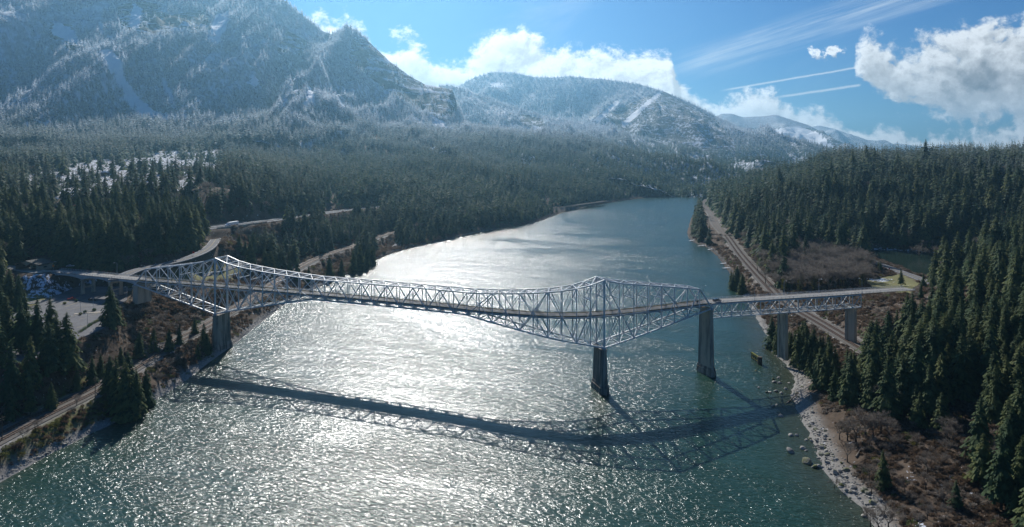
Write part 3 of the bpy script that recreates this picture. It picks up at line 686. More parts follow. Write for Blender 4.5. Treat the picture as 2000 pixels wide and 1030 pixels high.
for side, w in (('near', 0.0), ('far', WID)):
    tc = MB()                                       # the closed outline of one side: chords and end posts
    for i in range(N - 1):
        a, b = nodes[i], nodes[i + 1]
        tc.bar(bp(a, w, botz(i)), bp(b, w, botz(i + 1)), .52, .66)
        if 1 <= i < N - 2: tc.bar(bp(a, w, topz(i)), bp(b, w, topz(i + 1)), .5, .58)
    tc.bar(bp(nodes[0], w, botz(0)), bp(nodes[1], w, topz(1)), .6, .7); tc.bar(bp(nodes[-1], w, botz(N - 1)), bp(nodes[-2], w, topz(N - 2)), .6, .7)
    tr = bbuild(tc, 'side_truss', M['steel_paint'])
    for i in (iT1, iT2): m_ = MB(); m_.bar(bp(nodes[i], w, 22.6), bp(nodes[i], w, 56.6), .85, .85); bbuild(m_, 'tower_post', M['steel_paint'], tr)
    for i in range(1, N - 1):
        if i in (iT1, iT2): continue
        v = MB(); v.bar(bp(nodes[i], w, botz(i)), bp(nodes[i], w, topz(i)), .34 if iM0 <= i <= iM1 else .42, .36); bbuild(v, 'vertical_post', M['steel_paint'], tr)
    def diag(i, j, up, th=.38):                     # up: rises from bottom i to top j
        d = MB()
        p = bp(nodes[i], w, botz(i) if up else topz(i)); q = bp(nodes[j], w, topz(j) if up else botz(j))
        d.bar(p, q, th, th)
        if j - i == 2:                              # light sub-struts steady the middle of the long diagonals
            mid = (p + q) / 2
            d.bar(mid, bp(nodes[j] if up else nodes[i], w, botz(j) if up else botz(i)), .3, .3)
            d.bar(mid, bp(nodes[i] if up else nodes[j], w, topz(i) if up else topz(j)), .22, .22)
        bbuild(d, 'diagonal_brace', M['steel_paint'], tr)
    # anchor arms and cantilever arms: long diagonals over two panels; suspended span: one panel each
    for i, j, up in ((1, 3, False), (3, 5, True), (5, 7, False)): pass
    diag(1, 3, False); diag(3, 5, True) ; diag(5, 7, True, .55) if False else diag(5, 7, True, .55)
    diag(3, 5, False, .3)
    for a_, up in ((7, False), (9, True), (11, False), (13, True)): diag(a_, a_ + 2, up, .42)
    diag(9, 11, False, .3)
    for k in range(iM0, iM1): diag(k, k + 1, (k - iM0) % 2 == 1, .42)
    for a_, up in ((27, True), (29, False), (31, True), (33, False), (35, True)): diag(a_, a_ + 2, up, .42)
    diag(31, 33, False, .3)
    for a_, up in ((37, False), (39, True), (41, False)): diag(a_, a_ + 2, up, .42)
    diag(43, 44, True, .45)
    for rng_ in ((4, 10), (33, 40)):
        for i in range(*rng_):
            zz = (topz(i) + botz(i)) / 2 - 1; hs = MB(); hs.bar(bp(nodes[i], w, zz), bp(nodes[i + 1], w, (topz(i + 1) + botz(i + 1)) / 2 - 1), .26, .26); bbuild(hs, 'horizontal_strut', M['steel_paint'], tr)
tb, bb = MB(), MB()
for i in range(N):
    if 1 <= i < N - 1:
        tb.bar(bp(nodes[i], 0, topz(i)), bp(nodes[i], WID, topz(i)), .38, .45)
        drop = 1.6
        tb.bar(bp(nodes[i], 0, topz(i) - drop), bp(nodes[i], WID / 2, topz(i) - .2), .2); tb.bar(bp(nodes[i], WID, topz(i) - drop), bp(nodes[i], WID / 2, topz(i) - .2), .2)
        if topz(i) > 49.5:
            zz = max(44.6, (topz(i) + DECK) / 2); tb.bar(bp(nodes[i], 0, zz), bp(nodes[i], WID, zz), .28, .4)
            tb.bar(bp(nodes[i], 0, zz), bp(nodes[i], WID, topz(i)), .18); tb.bar(bp(nodes[i], WID, zz), bp(nodes[i], 0, topz(i)), .18)
        if i < N - 2:
            tb.bar(bp(nodes[i], 0, topz(i)), bp(nodes[i + 1], WID, topz(i + 1)), .24); tb.bar(bp(nodes[i], WID, topz(i)), bp(nodes[i + 1], 0, topz(i + 1)), .24)
    bb.bar(bp(nodes[i], 0, botz(i)), bp(nodes[i], WID, botz(i)), .36, .45)
    if i < N - 1: bb.bar(bp(nodes[i], 0, botz(i)), bp(nodes[i + 1], WID, botz(i + 1)), .24); bb.bar(bp(nodes[i], WID, botz(i)), bp(nodes[i + 1], 0, botz(i + 1)), .24)
    if botz(i) < 33 and 0 < i < N - 1:              # sway frames below the deck
        bb.bar(bp(nodes[i], 0, botz(i)), bp(nodes[i], WID, DECK - 2), .2); bb.bar(bp(nodes[i], WID, botz(i)), bp(nodes[i], 0, DECK - 2), .2)
bbuild(tb, 'top_bracing', M['steel_paint']); bbuild(bb, 'bottom_bracing', M['steel_paint'])
# deck
def strip(mb, s0, s1, w0, w1, z0, z1, step=5.0):
    n = max(1, int((s1 - s0) / step)); ss = np.linspace(s0, s1, n + 1)
    A = [[bp(s, w0, z0), bp(s, w1, z0), bp(s, w1, z1), bp(s, w0, z1)] for s in ss]
    vs = [p for q in A for p in q]; fs = [(3, 2, 1, 0)]
    for k in range(n):
        b = 4 * k
        for e in range(4): fs.append((b + e, b + (e + 1) % 4, b + 4 + (e + 1) % 4, b + 4 + e))
    fs.append((4 * n, 4 * n + 1, 4 * n + 2, 4 * n + 3)); mb._add(vs, [tuple(reversed(f)) for f in fs[1:-1]] + [fs[0], fs[-1]])
d = MB(); strip(d, sL, sR, 1.2, WID - 1.2, DECK - .35, DECK)
dk = bbuild(d, 'deck', M['steel_deck'])
st = MB()
for w in (1.0, 3.0, 5.1, 7.2, WID - 1.0): strip(st, sL, sR, w - .15, w + .15, DECK - 1.1, DECK - .352, 9)
for i in range(N): st.bar(bp(nodes[i], 0, DECK - 1.3), bp(nodes[i], WID, DECK - 1.3), .35, 1.1)
bbuild(st, 'floor_beam', M['steel_grey'], dk)
def railing(mb, s0, s1, w, z, posts=3.0, hgt=1.05):
    for zz in (.35, .7, hgt): strip(mb, s0, s1, w - .05, w + .05, z + zz - .05, z + zz + .05, 6)
    for s in np.arange(s0, s1, posts): mb.bar(bp(s, w, z - .3), bp(s, w, z + hgt), .11)
for w in (1.1, WID - 1.1):
    r = MB(); railing(r, sL, sR, w, DECK, 3.0); bbuild(r, 'railing', M['steel_grey'], dk)
    k = MB(); strip(k, sL, sR, w + (.15 if w < 5 else -.3), w + (.3 if w < 5 else -.15), DECK + .004, DECK + .25); bbuild(k, 'curb', M['line_yellow'], dk)
# approach on the toll side
s0 = s_at(92)
a = MB(); strip(a, s0, sL - .3, .6, WID - .6, DECK - .35, DECK); ad = bbuild(a, 'approach_deck', M['concrete_road'])
tag(ad, label='pale concrete approach deck on the toll house side')
piersL = [s_at(158), s_at(212)]
sup = [s0 + 2] + piersL + [sL - .4]
for w in (1.0, WID - 1.0):
    g_ = MB()
    for k in range(3):
        n = 14
        top, bot = [], []
        for q in range(n + 1):
            t = q / n; s = sup[k] + (sup[k + 1] - sup[k]) * t; dz = 1.3 + 1.5 * abs(2 * t - 1) ** 2.2
            top.append(bp(s, w, DECK - .36)); bot.append(bp(s, w, DECK - .36 - dz))
        for q in range(n):
            o1 = bp(sup[k], w + .3, 0) - bp(sup[k], w - .3, 0)
            vs = [bot[q] - o1 / 2, bot[q + 1] - o1 / 2, bot[q + 1] + o1 / 2, bot[q] + o1 / 2, top[q] - o1 / 2, top[q + 1] - o1 / 2, top[q + 1] + o1 / 2, top[q] + o1 / 2]
            g_._add(vs, [(3, 2, 1, 0), (4, 5, 6, 7), (0, 1, 5, 4), (2, 3, 7, 6)])
    bbuild(g_, 'haunched_girder', M['steel_grey'], ad)
for w in (.7, WID - .7):
    r = MB(); railing(r, s0, sL, w, DECK, 2.6); bbuild(r, 'railing', M['steel_grey'], ad)
# approach on the wooded side: deck truss below the road
b_ = MB(); s1 = s_at(1790); strip(b_, sR + .3, s1, .6, WID - .6, DECK - .35, DECK); rd = bbuild(b_, 'approach_deck', M['concrete_road'])
tag(rd, label='pale concrete approach deck above the deck truss on the wooded side')
for w in (.7, WID - .7):
    r = MB(); railing(r, sR, s1, w, DECK, 2.6); bbuild(r, 'railing', M['steel_grey'], rd)
dn = list(np.linspace(sR + .5, sE, 17))
dt = MB()
for i, s in enumerate(dn):
    for w in (.8, WID - .8):
        zt, zb = DECK - .75, 31.0
        dt.bar(bp(s, w, zb), bp(s, w, zt), .34)
        if i < len(dn) - 1:
            t_ = dn[i + 1]; dt.bar(bp(s, w, zt), bp(t_, w, zt), .5, .6); dt.bar(bp(s, w, zb), bp(t_, w, zb), .45, .5)
            if i % 2 == 0: dt.bar(bp(s, w, zt), bp(t_, w, zb), .36)
            else: dt.bar(bp(s, w, zb), bp(t_, w, zt), .36)
    dt.bar(bp(s, .8, 31), bp(s, WID - .8, 31), .3); dt.bar(bp(s, .8, 38.2), bp(s, WID - .8, 38.2), .3)
    dt.bar(bp(s, .8, 31), bp(s, WID - .8, 38.2), .2)
    if i < len(dn) - 1: dt.bar(bp(s, .8, 31), bp(dn[i + 1], WID - .8, 31), .22); dt.bar(bp(s, WID - .8, 31), bp(dn[i + 1], .8, 31), .22)
bbuild(dt, 'deck_truss', M['steel_paint'], bridge)
# piers
def wall_pier(s, ztop, zbase, L0, L1, T0, T1, label=None, mt='concrete', foot=True, off=None):
    """solid river pier: pointed ends, battered faces, a wider foot at the water"""
    off = WID / 2 if off is None else off
    def ring(z, L, Tk):
        out = []
        for a_, b_ in ((-L / 2, 0), (-L / 2 + Tk * .35, -Tk / 2), (L / 2 - Tk * .35, -Tk / 2), (L / 2, 0), (L / 2 - Tk * .35, Tk / 2), (-L / 2 + Tk * .35, Tk / 2)):
            p = bp(s, off + a_, z); h = heading(s); out.append((p.x + math.cos(h) * b_, p.y + math.sin(h) * b_, z))
        return out
    m_ = MB()
    def loft(r0, r1): m_._add(r0 + r1, [tuple(range(6))[::-1], tuple(range(6, 12))] + [(i, (i + 1) % 6, 6 + (i + 1) % 6, 6 + i) for i in range(6)])
    loft(ring(zbase + (5 if foot else -1), L1, T1), ring(ztop - 1.2, L0, T0)); loft(ring(ztop - 1.2, L0 + .8, T0 + .6), ring(ztop - .2, L0 + .8, T0 + .6))
    o = bbuild(m_, 'pier', M[mt]);
    if label: tag(o, label=label)
    if foot:
        m_ = MB(); loft(ring(zbase - 3, L1 + 2.4, T1 + 1.6), ring(zbase + 3.6, L1 + 1.9, T1 + 1.2)); loft(ring(zbase + 3.6, L1 + 1.2, T1 + .7), ring(zbase + 5, L1 + .8, T1 + .4)); bbuild(m_, 'footing', M['concrete_stained'], o)
    m_ = MB()
    for w in (0, WID): p = bp(s, w, ztop - .1); m_.box((p.x, p.y, p.z + .2), (1.3, 1.5, .8), heading(s))
    bbuild(m_, 'bearing', M['steel_grey'], o)
    return o
wall_pier(sT1, 22.2, -.5, 12.5, 14.5, 3.6, 5.0, 'dark stained river pier under the left tower', 'concrete_stained')
wall_pier(sT2, 22.2, -.5, 11.8, 13.4, 2.8, 3.7, 'weathered river pier under the right tower', 'concrete_stained')
wall_pier(sR, 36.0, -.5, 10.6, 12.2, 2.0, 2.8, 'tall pale river pier where the truss ends')
wall_pier(sL, 35.9, 25.0, 13.0, 13.6, 4.2, 4.6, 'blocky concrete pier beside the car park', 'concrete', False)
def column_pier(s, ztop, zbase, mt, sz=1.3):
    m_ = MB()
    for w in (1.4, WID - 1.4):
        p = bp(s, w, 0); m_.box((p.x, p.y, (ztop - .9 + zbase) / 2), (sz, sz * 1.4, ztop - .9 - zbase), heading(s), (.85, .85))
    p = bp(s, WID / 2, ztop - .5); m_.box(tuple(p), (sz * 1.25, WID - .6, 1.0), heading(s))
    p = bp(s, WID / 2, (zbase + ztop) / 2); m_.box(tuple(p), (sz * .5, WID - 3, 1.0), heading(s)); return bbuild(m_, 'pier', M[mt])
for s in piersL: column_pier(s, DECK - 3.1, 25, 'concrete', 1.5)
def slab_pier(s, ztop, zbase):
    m_ = MB(); p = bp(s, WID / 2, (ztop + zbase) / 2)
    for w in (2.4, WID - 2.4): q = bp(s, w, (ztop + zbase) / 2); m_.box(tuple(q), (2.0, 1.8, ztop - zbase), heading(s), (.85, .9))
    m_.box(tuple(p), (1.1, WID - 6, ztop - zbase - .3), heading(s)); return bbuild(m_, 'pier', M['concrete'])
slab_pier(s_at(1540), 30.7, 4); slab_pier(s_at(1675), 30.7, 10)

# ---------------------------------------------------------------- street lamps on the bridge
def make_lamp(name='street_lamp', h=8.0, arm=1.8, label='', group=None):
    r_ = empty(name); m_ = MB(); m_.tube((0, 0, 0), (0, 0, h), .11, .07, 6); m_.box((0, 0, .15), (.4, .4, .3)); m_.build('pole', M['steel_grey'], r_)
    m_ = MB(); m_.tube((0, 0, h - .1), (0, arm, h + .35), .05, .04, 6); m_.build('arm', M['steel_grey'], r_)
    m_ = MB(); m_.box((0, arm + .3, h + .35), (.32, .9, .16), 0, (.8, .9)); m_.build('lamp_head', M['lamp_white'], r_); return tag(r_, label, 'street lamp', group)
def copy_tree(o, parent=None, skip=()):
    c = o.copy(); root_col.objects.link(c); c.parent = parent
    for ch in o.children:
        copy_tree(ch, c)
    return c
lamp0 = make_lamp(); first = True
lampdefs = [(203, WID - .9, 'left of the two grey lamps on the pale approach by the toll house'), (257, WID - .9, 'grey street lamp on the approach deck beside the left end of the truss'),
            (1395, WID - .9, 'grey street lamp at the right end post of the through truss'), (1476, .9, 'grey street lamp on the approach deck right of the dark car'),
            (1552, WID - .9, 'grey street lamp on the approach deck above the first land pier'), (1622, WID - .9, 'grey street lamp on the approach deck midway between the two land piers'), (1686, .9, 'grey street lamp on the approach deck above the last land pier')]
for px, w, lab in lampdefs:
    o = lamp0 if first else copy_tree(lamp0); first = False
    s = s_at(px); p = bp(s, w, DECK); o.location = p; o.rotation_euler = (0, 0, heading(s) + (math.pi if w > 5 else 0)); tag(o, lab, 'street lamp', 'street lamps along the bridge approaches')

# ---------------------------------------------------------------- vehicles
def make_car(name, paint, label, cat='car', pickup=False, suv=False):
    r_ = empty(name); L, W_ = 4.7, 1.84; bh = 1.75 if suv else 1.5
    m_ = MB(); x0, x1 = -L / 2, L / 2
    if pickup: out = [(x0, .38), (x0, .98), (x0 + .1, 1.02), (-.4, 1.02), (-.35, 1.7), (.75, 1.72), (1.25, 1.08), (2.25, .98), (x1, .8), (x1, .4)]
    elif suv: out = [(x0, .4), (x0, 1.0), (x0 + .25, 1.62), (-1.0, bh), (.55, bh - .03), (1.15, 1.12), (2.15, .98), (x1, .78), (x1, .38)]
    else: out = [(x0, .36), (x0, .9), (x0 + .45, 1.0), (-1.05, 1.42), (.3, 1.44), (1.1, .98), (2.1, .86), (x1, .7), (x1, .34)]
    m_.profile(out, -W_ / 2, W_ / 2)
    bm_ = m_.build('body', M[paint], r_); md = bm_.modifiers.new('bevel', 'BEVEL'); md.width = .09; md.segments = 2
    m_ = MB()
    if suv: g2 = [(x0 + .32, 1.06), (x0 + .45, 1.5), (.45, 1.56), (.95, 1.1)]
    elif pickup: g2 = [(-.25, 1.1), (-.22, 1.58), (.65, 1.6), (1.02, 1.12)]
    else: g2 = [(-1.55, 1.02), (-1.0, 1.32), (.28, 1.34), (.85, 1.0)]
    m_.profile(g2, -W_ / 2 - .015, W_ / 2 + .015); m_.build('side_window', M['glass_dark'], r_)
    m_ = MB(); f = out[5] if pickup else out[4]; g = out[6] if pickup else out[5]
    f = (f[0] + .05, f[1] - .05); m_.quad((f[0] + .03, -.75, f[1] + .01), (g[0] + .02, -.8, g[1] + .04), (g[0] + .02, .8, g[1] + .04), (f[0] + .03, .75, f[1] + .01)); m_.build('windscreen', M['glass_dark'], r_)
    for sx in (-1.42, 1.42):
        for sy in (-.86, .86):
            m_ = MB(); m_.tube((sx, sy - .11, .34), (sx, sy + .11, .34), .34, .34, 14); wh = m_.build('wheel', M['rubber'], r_)
            m_ = MB(); e = .115 if sy > 0 else -.115; m_.tube((sx, sy + e - .01, .34), (sx, sy + e + .01, .34), .2, .2, 10); m_.build('rim', M['chrome'], wh)
    for sy in (-.62, .62):
        m_ = MB(); m_.box((x1 - .01, sy, .72), (.08, .36, .16)); m_.build('headlight', M['lamp_white'], r_)
        m_ = MB(); m_.box((x0 + .01, sy, .8), (.08, .3, .18)); m_.build('tail_light', M['lamp_red'], r_)
    return tag(r_, label, cat)
def place(o, x, y, z, rz=0, sc=1.0): o.location = (x, y, z); o.rotation_euler = (0, 0, rz); o.scale = (sc,) * 3; return o
s = s_at(1408); p = bp(s, 3.4, DECK + .01); place(make_car('car', 'paint_blue_black', 'dark car driving on the pale approach deck beside the end of the truss', suv=True), *p, heading(s))
x, y = G(140, 586, LOT_Z); place(make_car('pickup_truck', 'paint_red', 'small red pickup at the near kerb of the road below the approach span', 'pickup truck', pickup=True), x, y, LOT_Z + .03, R(20))
x, y = G(181, 588, LOT_Z); place(make_car('car', 'paint_blue_black', 'dark blue parked car in the car park below the approach span', suv=True), x, y, LOT_Z + .03, R(8))
x, y = G(341, 513, 41.1); place(make_car('car', 'paint_blue_black', 'dark car on the curving road behind the left truss'), x, y, 41.5, R(125))
x, y = G(132, 524, 39.5); place(make_car('car', 'paint_silver', 'blue grey car parked behind the toll plaza at the edge of the trees'), x, y + 3, 40.0, R(15))
def make_lorry():
    r_ = empty('semi_truck'); m_ = MB(); m_.box((-2.2, 0, 2.55), (14.0, 2.6, 2.9)); m_.build('trailer', M['paint_white'], r_)
    m_ = MB(); m_.profile([(5.2, .7), (5.2, 3.4), (6.6, 3.5), (7.5, 2.3), (9.1, 2.0), (9.3, .6)], -1.2, 1.2); cb = m_.build('cab', M['paint_white'], r_)
    m_ = MB(); m_.profile([(6.0, 2.1), (6.0, 2.9), (6.75, 2.95), (7.25, 2.2)], -1.215, 1.215); m_.build('cab_window', M['glass_dark'], cb)
    m_ = MB(); m_.box((0, 0, .95), (17.5, 1.0, .28)); m_.build('chassis', M['rubber'], r_)
    for sx in (-8, -6.8, 3.6, 4.8, 8.2):
        for sy in (-1.05, 1.05): m_ = MB(); m_.tube((sx, sy - .2, .52), (sx, sy + .2, .52), .52, .52, 12); m_.build('wheel', M['rubber'], r_)
    return tag(r_, 'long white articulated lorry crossing the overpass above the ramp', 'lorry')

# ---------------------------------------------------------------- roads, rails, car park
def ribbon(pts, hw, step=6.0, smoothn=6):
    P_ = np.array(smooth(pts, smoothn)); d_ = np.r_[0, np.cumsum(np.hypot(np.diff(P_[:, 0]), np.diff(P_[:, 1])))]
    ss = np.arange(0, d_[-1], step); Q = np.stack([np.interp(ss, d_, P_[:, i]) for i in range(3)], 1)
    D = np.gradient(Q, axis=0); D[:, 2] = 0; D /= np.linalg.norm(D, axis=1)[:, None]; return Q, np.stack([-D[:, 1], D[:, 0]], 1)
def lay(mb, Q, Nn, a_, b_, z0, z1, i0=0, i1=None):
    i1 = len(Q) if i1 is None else i1; vs = []; n = i1 - i0
    for i in range(i0, i1):
        for w, z in ((a_, z0), (b_, z0), (b_, z1), (a_, z1)): vs.append((Q[i, 0] + Nn[i, 0] * w, Q[i, 1] + Nn[i, 1] * w, Q[i, 2] + z))
    fs = [(0, 1, 2, 3), (4 * n - 1, 4 * n - 2, 4 * n - 3, 4 * n - 4)]
    for k in range(n - 1):
        b = 4 * k
        for e in range(4): fs.append((b + (e + 1) % 4, b + e, b + 4 + e, b + 4 + (e + 1) % 4))
    mb._add(vs, fs)
def road(name, pts, hw, mt='asphalt', edge=True, step=6.0):
    Q, Nn = ribbon(pts, hw, step); m_ = MB(); lay(m_, Q, Nn, -hw, hw, -.8, 0); o = m_.build(name, M[mt]); tag(o, kind='structure')
    m_ = MB(); lay(m_, Q, Nn, -.22, -.07, .004, .02); lay(m_, Q, Nn, .07, .22, .004, .02)
    l = m_.build('road_markings', M['line_yellow']); tag(l, kind='structure')
    m_ = MB(); lay(m_, Q, Nn, -hw + .5, -hw + .68, .004, .02); lay(m_, Q, Nn, hw - .68, hw - .5, .004, .02); tag(m_.build('road_markings', M['line_white']), kind='structure'); return Q, Nn
road('road', [(-420, 492, 39.5)] + ramp[:] , 5.2, 'concrete_road')
road('road', road_up, 4.6); road('road', under_road, 4.4); road('road', road_right, 4.6)
HQ, HN = ribbon(highway, 11, 8.0)
for a_, b_ in ((-11, -1.6), (1.6, 11)):
    m_ = MB(); lay(m_, HQ, HN, a_, b_, -.7, 0); tag(m_.build('highway', M['asphalt']), kind='structure')
    m_ = MB(); lay(m_, HQ, HN, a_ + .5, a_ + .7, .004, .03); lay(m_, HQ, HN, b_ - .7, b_ - .5, .004, .03); lay(m_, HQ, HN, (a_ + b_) / 2 - .08, (a_ + b_) / 2 + .08, .004, .03); tag(m_.build('road_markings', M['line_white']), kind='structure')
hx = HQ[:, 0]; k0 = int(np.argmin(np.abs(CX + F * HQ[:, 0] / HQ[:, 1] - 412))); k1 = int(np.argmin(np.abs(CX + F * HQ[:, 0] / HQ[:, 1] - 500)))
k0, k1 = min(k0, k1), max(k0, k1)
ov = tag(empty('overpass', tuple(HQ[(k0 + k1) // 2])), 'grey concrete highway overpass with parapets where the ramp passes below', 'overpass'); OO = Vector(ov.location)
def obuild(m_, n, mt): m_.v = [(v[0] - OO.x, v[1] - OO.y, v[2] - OO.z) for v in m_.v]; return m_.build(n, M[mt], ov)
m_ = MB(); lay(m_, HQ, HN, -11.4, 11.4, -2.4, -.72, k0, k1 + 1); obuild(m_, 'girder', 'concrete')
for w in (-11.5, 11.5): m_ = MB(); lay(m_, HQ, HN, w - .2, w + .2, -1.2, .9, k0, k1 + 1); obuild(m_, 'parapet', 'concrete')
for k in np.linspace(k0 + 1, k1 - 1, 4).astype(int):
    for w in (-7, 0, 7): m_ = MB(); m_.tube((HQ[k, 0] + HN[k, 0] * w, HQ[k, 1] + HN[k, 1] * w, HQ[k, 2] - 14), (HQ[k, 0] + HN[k, 0] * w, HQ[k, 1] + HN[k, 1] * w, HQ[k, 2] - 2.3), .6, .6, 10); obuild(m_, 'column', 'concrete')
kk = int(np.argmin(np.abs(CX + F * HQ[:, 0] / HQ[:, 1] - 447))); lo_ = make_lorry(); dd_ = HQ[kk + 1] - HQ[kk]
hd = math.atan2(dd_[1], dd_[0]); place(lo_, HQ[kk, 0] - HN[kk, 0] * 5.5, HQ[kk, 1] - HN[kk, 1] * 5.5, HQ[kk, 2] + .02, hd + math.pi)
if lo_.location.y > HQ[kk, 1]: lo_.location = (HQ[kk, 0] + HN[kk, 0] * 5.5, HQ[kk, 1] + HN[kk, 1] * 5.5, HQ[kk, 2] + .02)
# railways
def railway(pts, label, tracks):
    Q, Nn = ribbon(pts, 6, 9.0)
    r_ = tag(empty('railway', (float(Q[0, 0]), float(Q[0, 1]), float(Q[0, 2]))), label, 'railway'); o = Vector(r_.location)
    def b_(m_, n, mt): m_.v = [(v[0] - o.x, v[1] - o.y, v[2] - o.z) for v in m_.v]; return m_.build(n, M[mt], r_)
    m_ = MB(); lay(m_, Q, Nn, -6.2, 6.2, -.8, -.15); b_(m_, 'ballast_bed', 'ballast')
    sl = MB(); Q2, N2 = ribbon(pts, 6, 0.9 * 1.6)
    for i in range(len(Q2)):
        if Q2[i, 1] > 900: break
        for c in tracks:
            h = math.atan2(N2[i, 1], N2[i, 0]); sl.box((Q2[i, 0] + N2[i, 0] * c, Q2[i, 1] + N2[i, 1] * c, Q2[i, 2] - .1), (2.6, .34, .2), h)
    b_(sl, 'sleeper_row', 'sleeper')
    for c in tracks:
        m_ = MB()
        for g_ in (-.75, .75): lay(m_, Q, Nn, c + g_ - .13, c + g_ + .13, -.02, .2)
        b_(m_, 'track', 'rust_rail')
railway(rail_left, 'twin track railway on grey ballast along the left bank', (-2.6, 2.4))
railway(rail_right, 'railway on brown ballast curving along the right bank below the woods', (-2.6, 2.4))
# car park
lot = MB(); lot.prism(lot_poly, LOT_Z - .8, LOT_Z); tag(lot.build('car_park', M['asphalt']), kind='structure')
mk = MB()
for px, py, ang in [(145, 617, 20), (163, 622, 20), (173, 607, 20), (181, 615, 20), (190, 612, 20), (201, 604, 20)]:
    x, y = G(px, py, LOT_Z); mk.box((x, y, LOT_Z + .012), (.22, 5.2, .012), R(-30))
for q in [[(126, 600), (168, 585)], [(118, 595), (160, 578)], [(130, 606), (170, 598)], [(150, 640), (170, 636)]]:
    a_ = G(*q[0], LOT_Z); b_ = G(*q[1], LOT_Z); mk.bar(a_ + (LOT_Z + .012,), b_ + (LOT_Z + .012,), .25, .012)
tag(mk.build('parking_markings', M['line_yellow']), kind='structure')
isl = MB(); x, y = G(170, 612, LOT_Z); isl.box((x, y, LOT_Z + .08), (13, 2.4, .16), R(22)); tag(isl.build('kerb_island', M['concrete']), kind='structure')
def lumpy(name, rad, sub, mt, squash=.75, amp=.22, seed=0, parent=None):
    import bmesh
    bm = bmesh.new(); bmesh.ops.create_icosphere(bm, subdivisions=sub, radius=1.0)
    me_ = bpy.data.meshes.new(name); bm.to_mesh(me_); bm.free()
    co = np.empty(len(me_.vertices) * 3); me_.vertices.foreach_get('co', co); co = co.reshape(-1, 3)
    n_ = fbm(co[:, 0] * 2 + seed * 7.3 + 50, co[:, 1] * 2 + co[:, 2] * 1.7 + 50, seed, 3) - .5; co *= (1 + amp * 2.4 * n_)[:, None] * rad; co[:, 2] *= squash
    me_.vertices.foreach_set('co', co.ravel()); me_.materials.append(M[mt]); me_.update(); return me_
def leafball(name, rad, n, size, mt, squash=.8, seed=0, hollow=.55):
    """a shrub or crown as many small leaf-clump faces spread through a lumpy volume"""
    r_ = np.random.default_rng(seed); d_ = r_.normal(size=(n, 3)); d_ /= np.linalg.norm(d_, axis=1)[:, None]; rr = rad * (hollow + (1 - hollow) * r_.random(n)) * (.75 + .5 * fbm(d_[:, 0] * 1.6 + 9, d_[:, 1] * 1.6 + d_[:, 2] + 9, seed, 2))
    c = d_ * rr[:, None]; c[:, 2] = c[:, 2] * squash
    a_ = r_.normal(size=(n, 3)); a_ /= np.linalg.norm(a_, axis=1)[:, None]; b_ = np.cross(a_, r_.normal(size=(n, 3))); b_ /= np.linalg.norm(b_, axis=1)[:, None]
    sz = size * (.5 + r_.random(n))[:, None]
    V_ = np.stack([c - a_ * sz, c + b_ * sz * .6, c + a_ * sz], 1).reshape(-1, 3); Fc = np.arange(3 * n).reshape(n, 3)
    return np_mesh(name, V_, Fc, [M[mt]])
bush_me = [leafball('shrub', 1.1, 500, .22, 'needles', .8, k) for k in range(2)]
for k, (px, py, lab) in enumerate([(157, 614, 'left of the three round shrubs on the car park island'), (166, 610, 'middle round shrub of the three on the car park island'), (184, 606, 'right round shrub on the car park island, set apart from the other two'), (126, 593, 'single dark round shrub at the kerb left of the red pickup'), (149, 588, 'low round shrub touching the front of the red pickup')]):
    x, y = G(px, py, LOT_Z + .5); o = link('round_shrub', bush_me[k % 2]); place(o, x, y, LOT_Z + .8, k, .9 + .1 * (k % 3)); tag(o, lab, 'shrub', 'clipped shrubs in the car park')
hed = [G(152, 652, LOT_Z), G(171, 640, LOT_Z), G(180, 633, LOT_Z), G(196, 626, LOT_Z), G(207, 618, LOT_Z)]
for k in range(4):
    a_, b_ = Vector(hed[k] + (LOT_Z,)), Vector(hed[k + 1] + (LOT_Z,)); L_ = (b_ - a_).length * .8; n = 700
    V0 = rng.random((n, 3)) * np.array([L_, 1.5, 1.3]) - np.array([L_ / 2, .75, 0]); A_ = rng.normal(size=(n, 3)) * .2; B_ = rng.normal(size=(n, 3)) * .2
    me_ = np_mesh('hedge', np.stack([V0, V0 + A_, V0 + B_], 1).reshape(-1, 3), np.arange(3 * n).reshape(n, 3), [M['needles']])
    o = link('hedge', me_); c = (a_ + b_) / 2; place(o, c.x, c.y, LOT_Z - .2, math.atan2(b_.y - a_.y, b_.x - a_.x)); tag(o, ['nearest clipped hedge at the river edge of the car park', 'second clipped hedge from the near end of the car park edge', 'third clipped hedge from the near end of the car park edge', 'farthest clipped hedge at the car park edge, closest to the bridge pier'][k], 'hedge', 'hedges along the car park edge')
lotlamps = [(171, 637, 'tall dark lamp post standing alone in the near part of the car park'), (157, 613, 'lamp post at the left end of the car park island'), (182, 606, 'lamp post at the right end of the car park island'), (248, 582, 'lamp post beside the blocky bridge pier in the turning circle'), (113, 552, 'dark lamp post on the snowy bank left of the approach span')]
pl0 = None
for px, py, lab in lotlamps:
    z = LOT_Z if py > 560 else 31; x, y = G(px, py, z)
    if pl0 is None: pl0 = make_lamp('lamp_post', 7.0, 1.0, lab, 'lamp posts around the car park'); o = pl0
    else: o = copy_tree(pl0)
    place(o, x, y, z, R(160)); tag(o, lab, 'lamp post', 'lamp posts around the car park')

